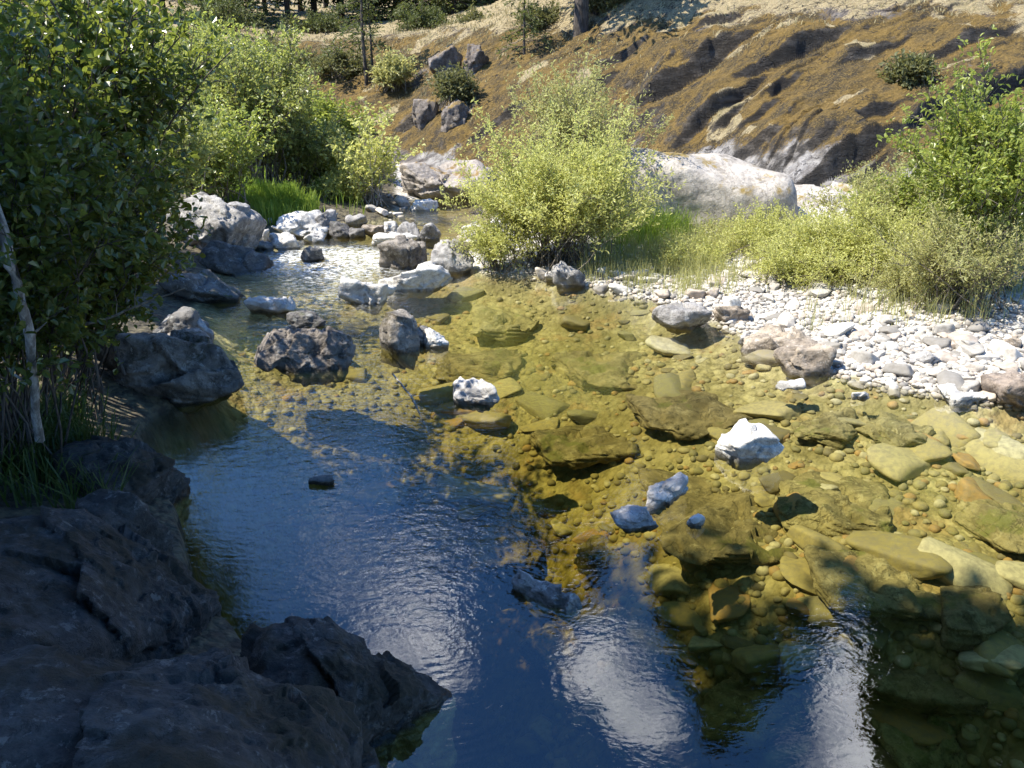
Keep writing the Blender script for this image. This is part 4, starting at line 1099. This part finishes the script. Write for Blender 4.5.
for f_ in (firA, firB): f_.scale = (.62,) * 3
firC.scale = (.7,) * 3
# the two trunks on the crest
tree('fir_tree', 'crest fir with the thick dark trunk at the top edge centre', tz(580, 25.5), 11.5, 'fir', 5, trunk_r=.24, crown_from=.34, spread=.24, cards=8000, card=.40)
tree('fir_tree', 'crest fir with the thin dark trunk beside the thick one', tz(594, 26), 8.5, 'fir', 6, trunk_r=.11, crown_from=.40, spread=.22, cards=4000, card=.38)
# thin saplings on the slope
tree('young_fir', 'thin sparse young fir with bare grey trunk on the slope', tz(365, 28), 5.2, 'fir', 8, trunk_r=.07, crown_from=.22, spread=.17, cards=900, card=.16, mat='needle_sun')
tree('young_fir', 'thinner bare young fir just right of the sparse one', tz(372, 28.6), 3.6, 'fir', 9, trunk_r=.05, crown_from=.25, spread=.17, cards=700, card=.16, mat='needle_sun')
tree('young_fir', 'small young fir standing near the hillside rubble', tz(524, 25.5), 3.0, 'fir', 10, trunk_r=.05, crown_from=.15, spread=.2, cards=900, card=.14, mat='needle_sun')
# tall firs beyond the crest, seen mirrored in the water
for (px_, y_, s_, sd_) in [(690, 34, .60, 0), (738, 33, .95, 1), (785, 28, .98, 0), (835, 30, .92, 1), (712, 31, .76, 0), (762, 30, .95, 1), (812, 31, 1.0, 0), (868, 32, .84, 1), (905, 31, .72, 0), (945, 33, .66, 1), (1000, 28, .92, 0), (1050, 27, 1.2, 1), (1130, 30, 1.3, 0), (640, 33, .48, 1), (1230, 26, 1.3, 1), (1350, 24, 1.3, 0)]:
    copy_tree((firA, firB)[sd_], tz(px_, y_), sd_ * 2 + px_, s_, 'tall dark fir beyond the crest mirrored in the shaded water', 'tall firs beyond the crest')

# shade trees on the photographer's bank; their crowns stand above the view
def bank_tree(x, y, h, cr, seed, label, cards=9000, cf=.5, r=.16):
    return tree('alder_tree', label, (x, y, gz(x, y)), h, 'round', seed, group=None, trunk_r=r, crown_from=cf, mat='alder', cards=cards, card=.26, crown_r=cr)


T1 = bank_tree(-7.7, 2.5, 11.5, 2.6, 21, 'tall alder whose crown shades the left bank and near water', 14000, .48)
for (x, y, s_) in [(-5.2, .9, 1.0), (-4.5, 2.25, .84), (-3.3, 1.35, 1.0), (-2.2, 1.7, .80), (-1.9, -.4, 1.0), (-2.6, -2, 1.0), (-6.5, -1, 1.1), (-10, 2.0, 1.1), (-4, -6, 1.2), (-9, -3, 1.3), (1.5, -5, 1.2), (5, -16, 1.4), (-14, 0, 1.2), (12, -17, 1.5)]:
    copy_tree(T1, (x, y, gz(x, y)), x * 3 + y, s_, 'alder of the grove on the near bank shading the foreground', 'alders of the near bank grove')

# dead wood
def limb(name, label, cat, pts, r0, r1, mat, side=()):
    pts = np.array(pts, float); base = pts[0].copy(); pts = pts - base
    tt = np.linspace(0, 1, 14); idx = tt * (len(pts) - 1); i0 = np.minimum(idx.astype(int), len(pts) - 2)
    P = pts[i0] + (pts[i0 + 1] - pts[i0]) * (idx - i0)[:, None]
    rs = np.random.RandomState(len(label)); P[1:-1] += rs.normal(size=(12, 3)) * r0 * .25
    paths = [(P, np.linspace(r0, r1, 14) * (1 + .12 * rs.normal(size=14)))]
    for (u, d, l) in side:
        p = P[int(u * 13)]; d = np.array(d, float)
        paths.append((np.array([p, p + d * l * .5, p + d * l + rs.normal(size=3) * .1 * l]), np.array([r0 * .4, r0 * .3, r0 * .08])))
    return put(name, quick_mesh(name, *tubes(paths, 8)), M[mat], loc=tuple(base), label=label, category=cat)


limb('dead_tree', 'pale bleached dead trunk leaning at the left edge', 'dead tree', [AT(40, 440, 4.6), AT(32, 370, 4.45), AT(23, 305, 4.3), AT(13, 270, 4.2), AT(2, 225, 4.25), AT(-30, 120, 4.4)], .024, .026, 'bleached', [(.2, (-.8, .1, .5), .3), (.35, (.7, .1, .5), .12)])
limb('fallen_log', 'pale fallen log lying on the shore behind the left alders', 'log', [AT(305, 128, 19), AT(275, 118, 19), AT(240, 100, 19.3)], .06, .03, 'bleached')
limb('stump', 'bleached broken stump beside the fallen log', 'stump', [AT(262, 160, 18.8), AT(263, 145, 18.8), AT(258, 125, 18.8)], .10, .05, 'bleached')
limb('stick', 'pale forked stick poking out of the pool water', 'stick', [(*W(428, 412), -.18), (*W(411, 396), .0), (*W(393, 379), .05)], .010, .007, 'bleached', [(.52, (-.75, -.35, .02), .20)])
limb('dead_branch', 'thin grey dead branch spreading above the long slab boulder', 'branch', [AT(60, 330, 5.3), AT(110, 318, 5.4), AT(150, 300, 5.5), AT(185, 288, 5.6)], .012, .004, 'twig', [(.4, (.2, 0, .9), .2), (.7, (.6, 0, -.3), .2), (.6, (.1, .1, 1), .15)])
limb('dead_branch', 'bleached bare branch standing in the grass by the sapling', 'branch', [AT(322, 205, 17.6), AT(330, 190, 17.6), AT(345, 178, 17.7)], .03, .01, 'bleached', [(.5, (-.1, 0, 1), .3)])
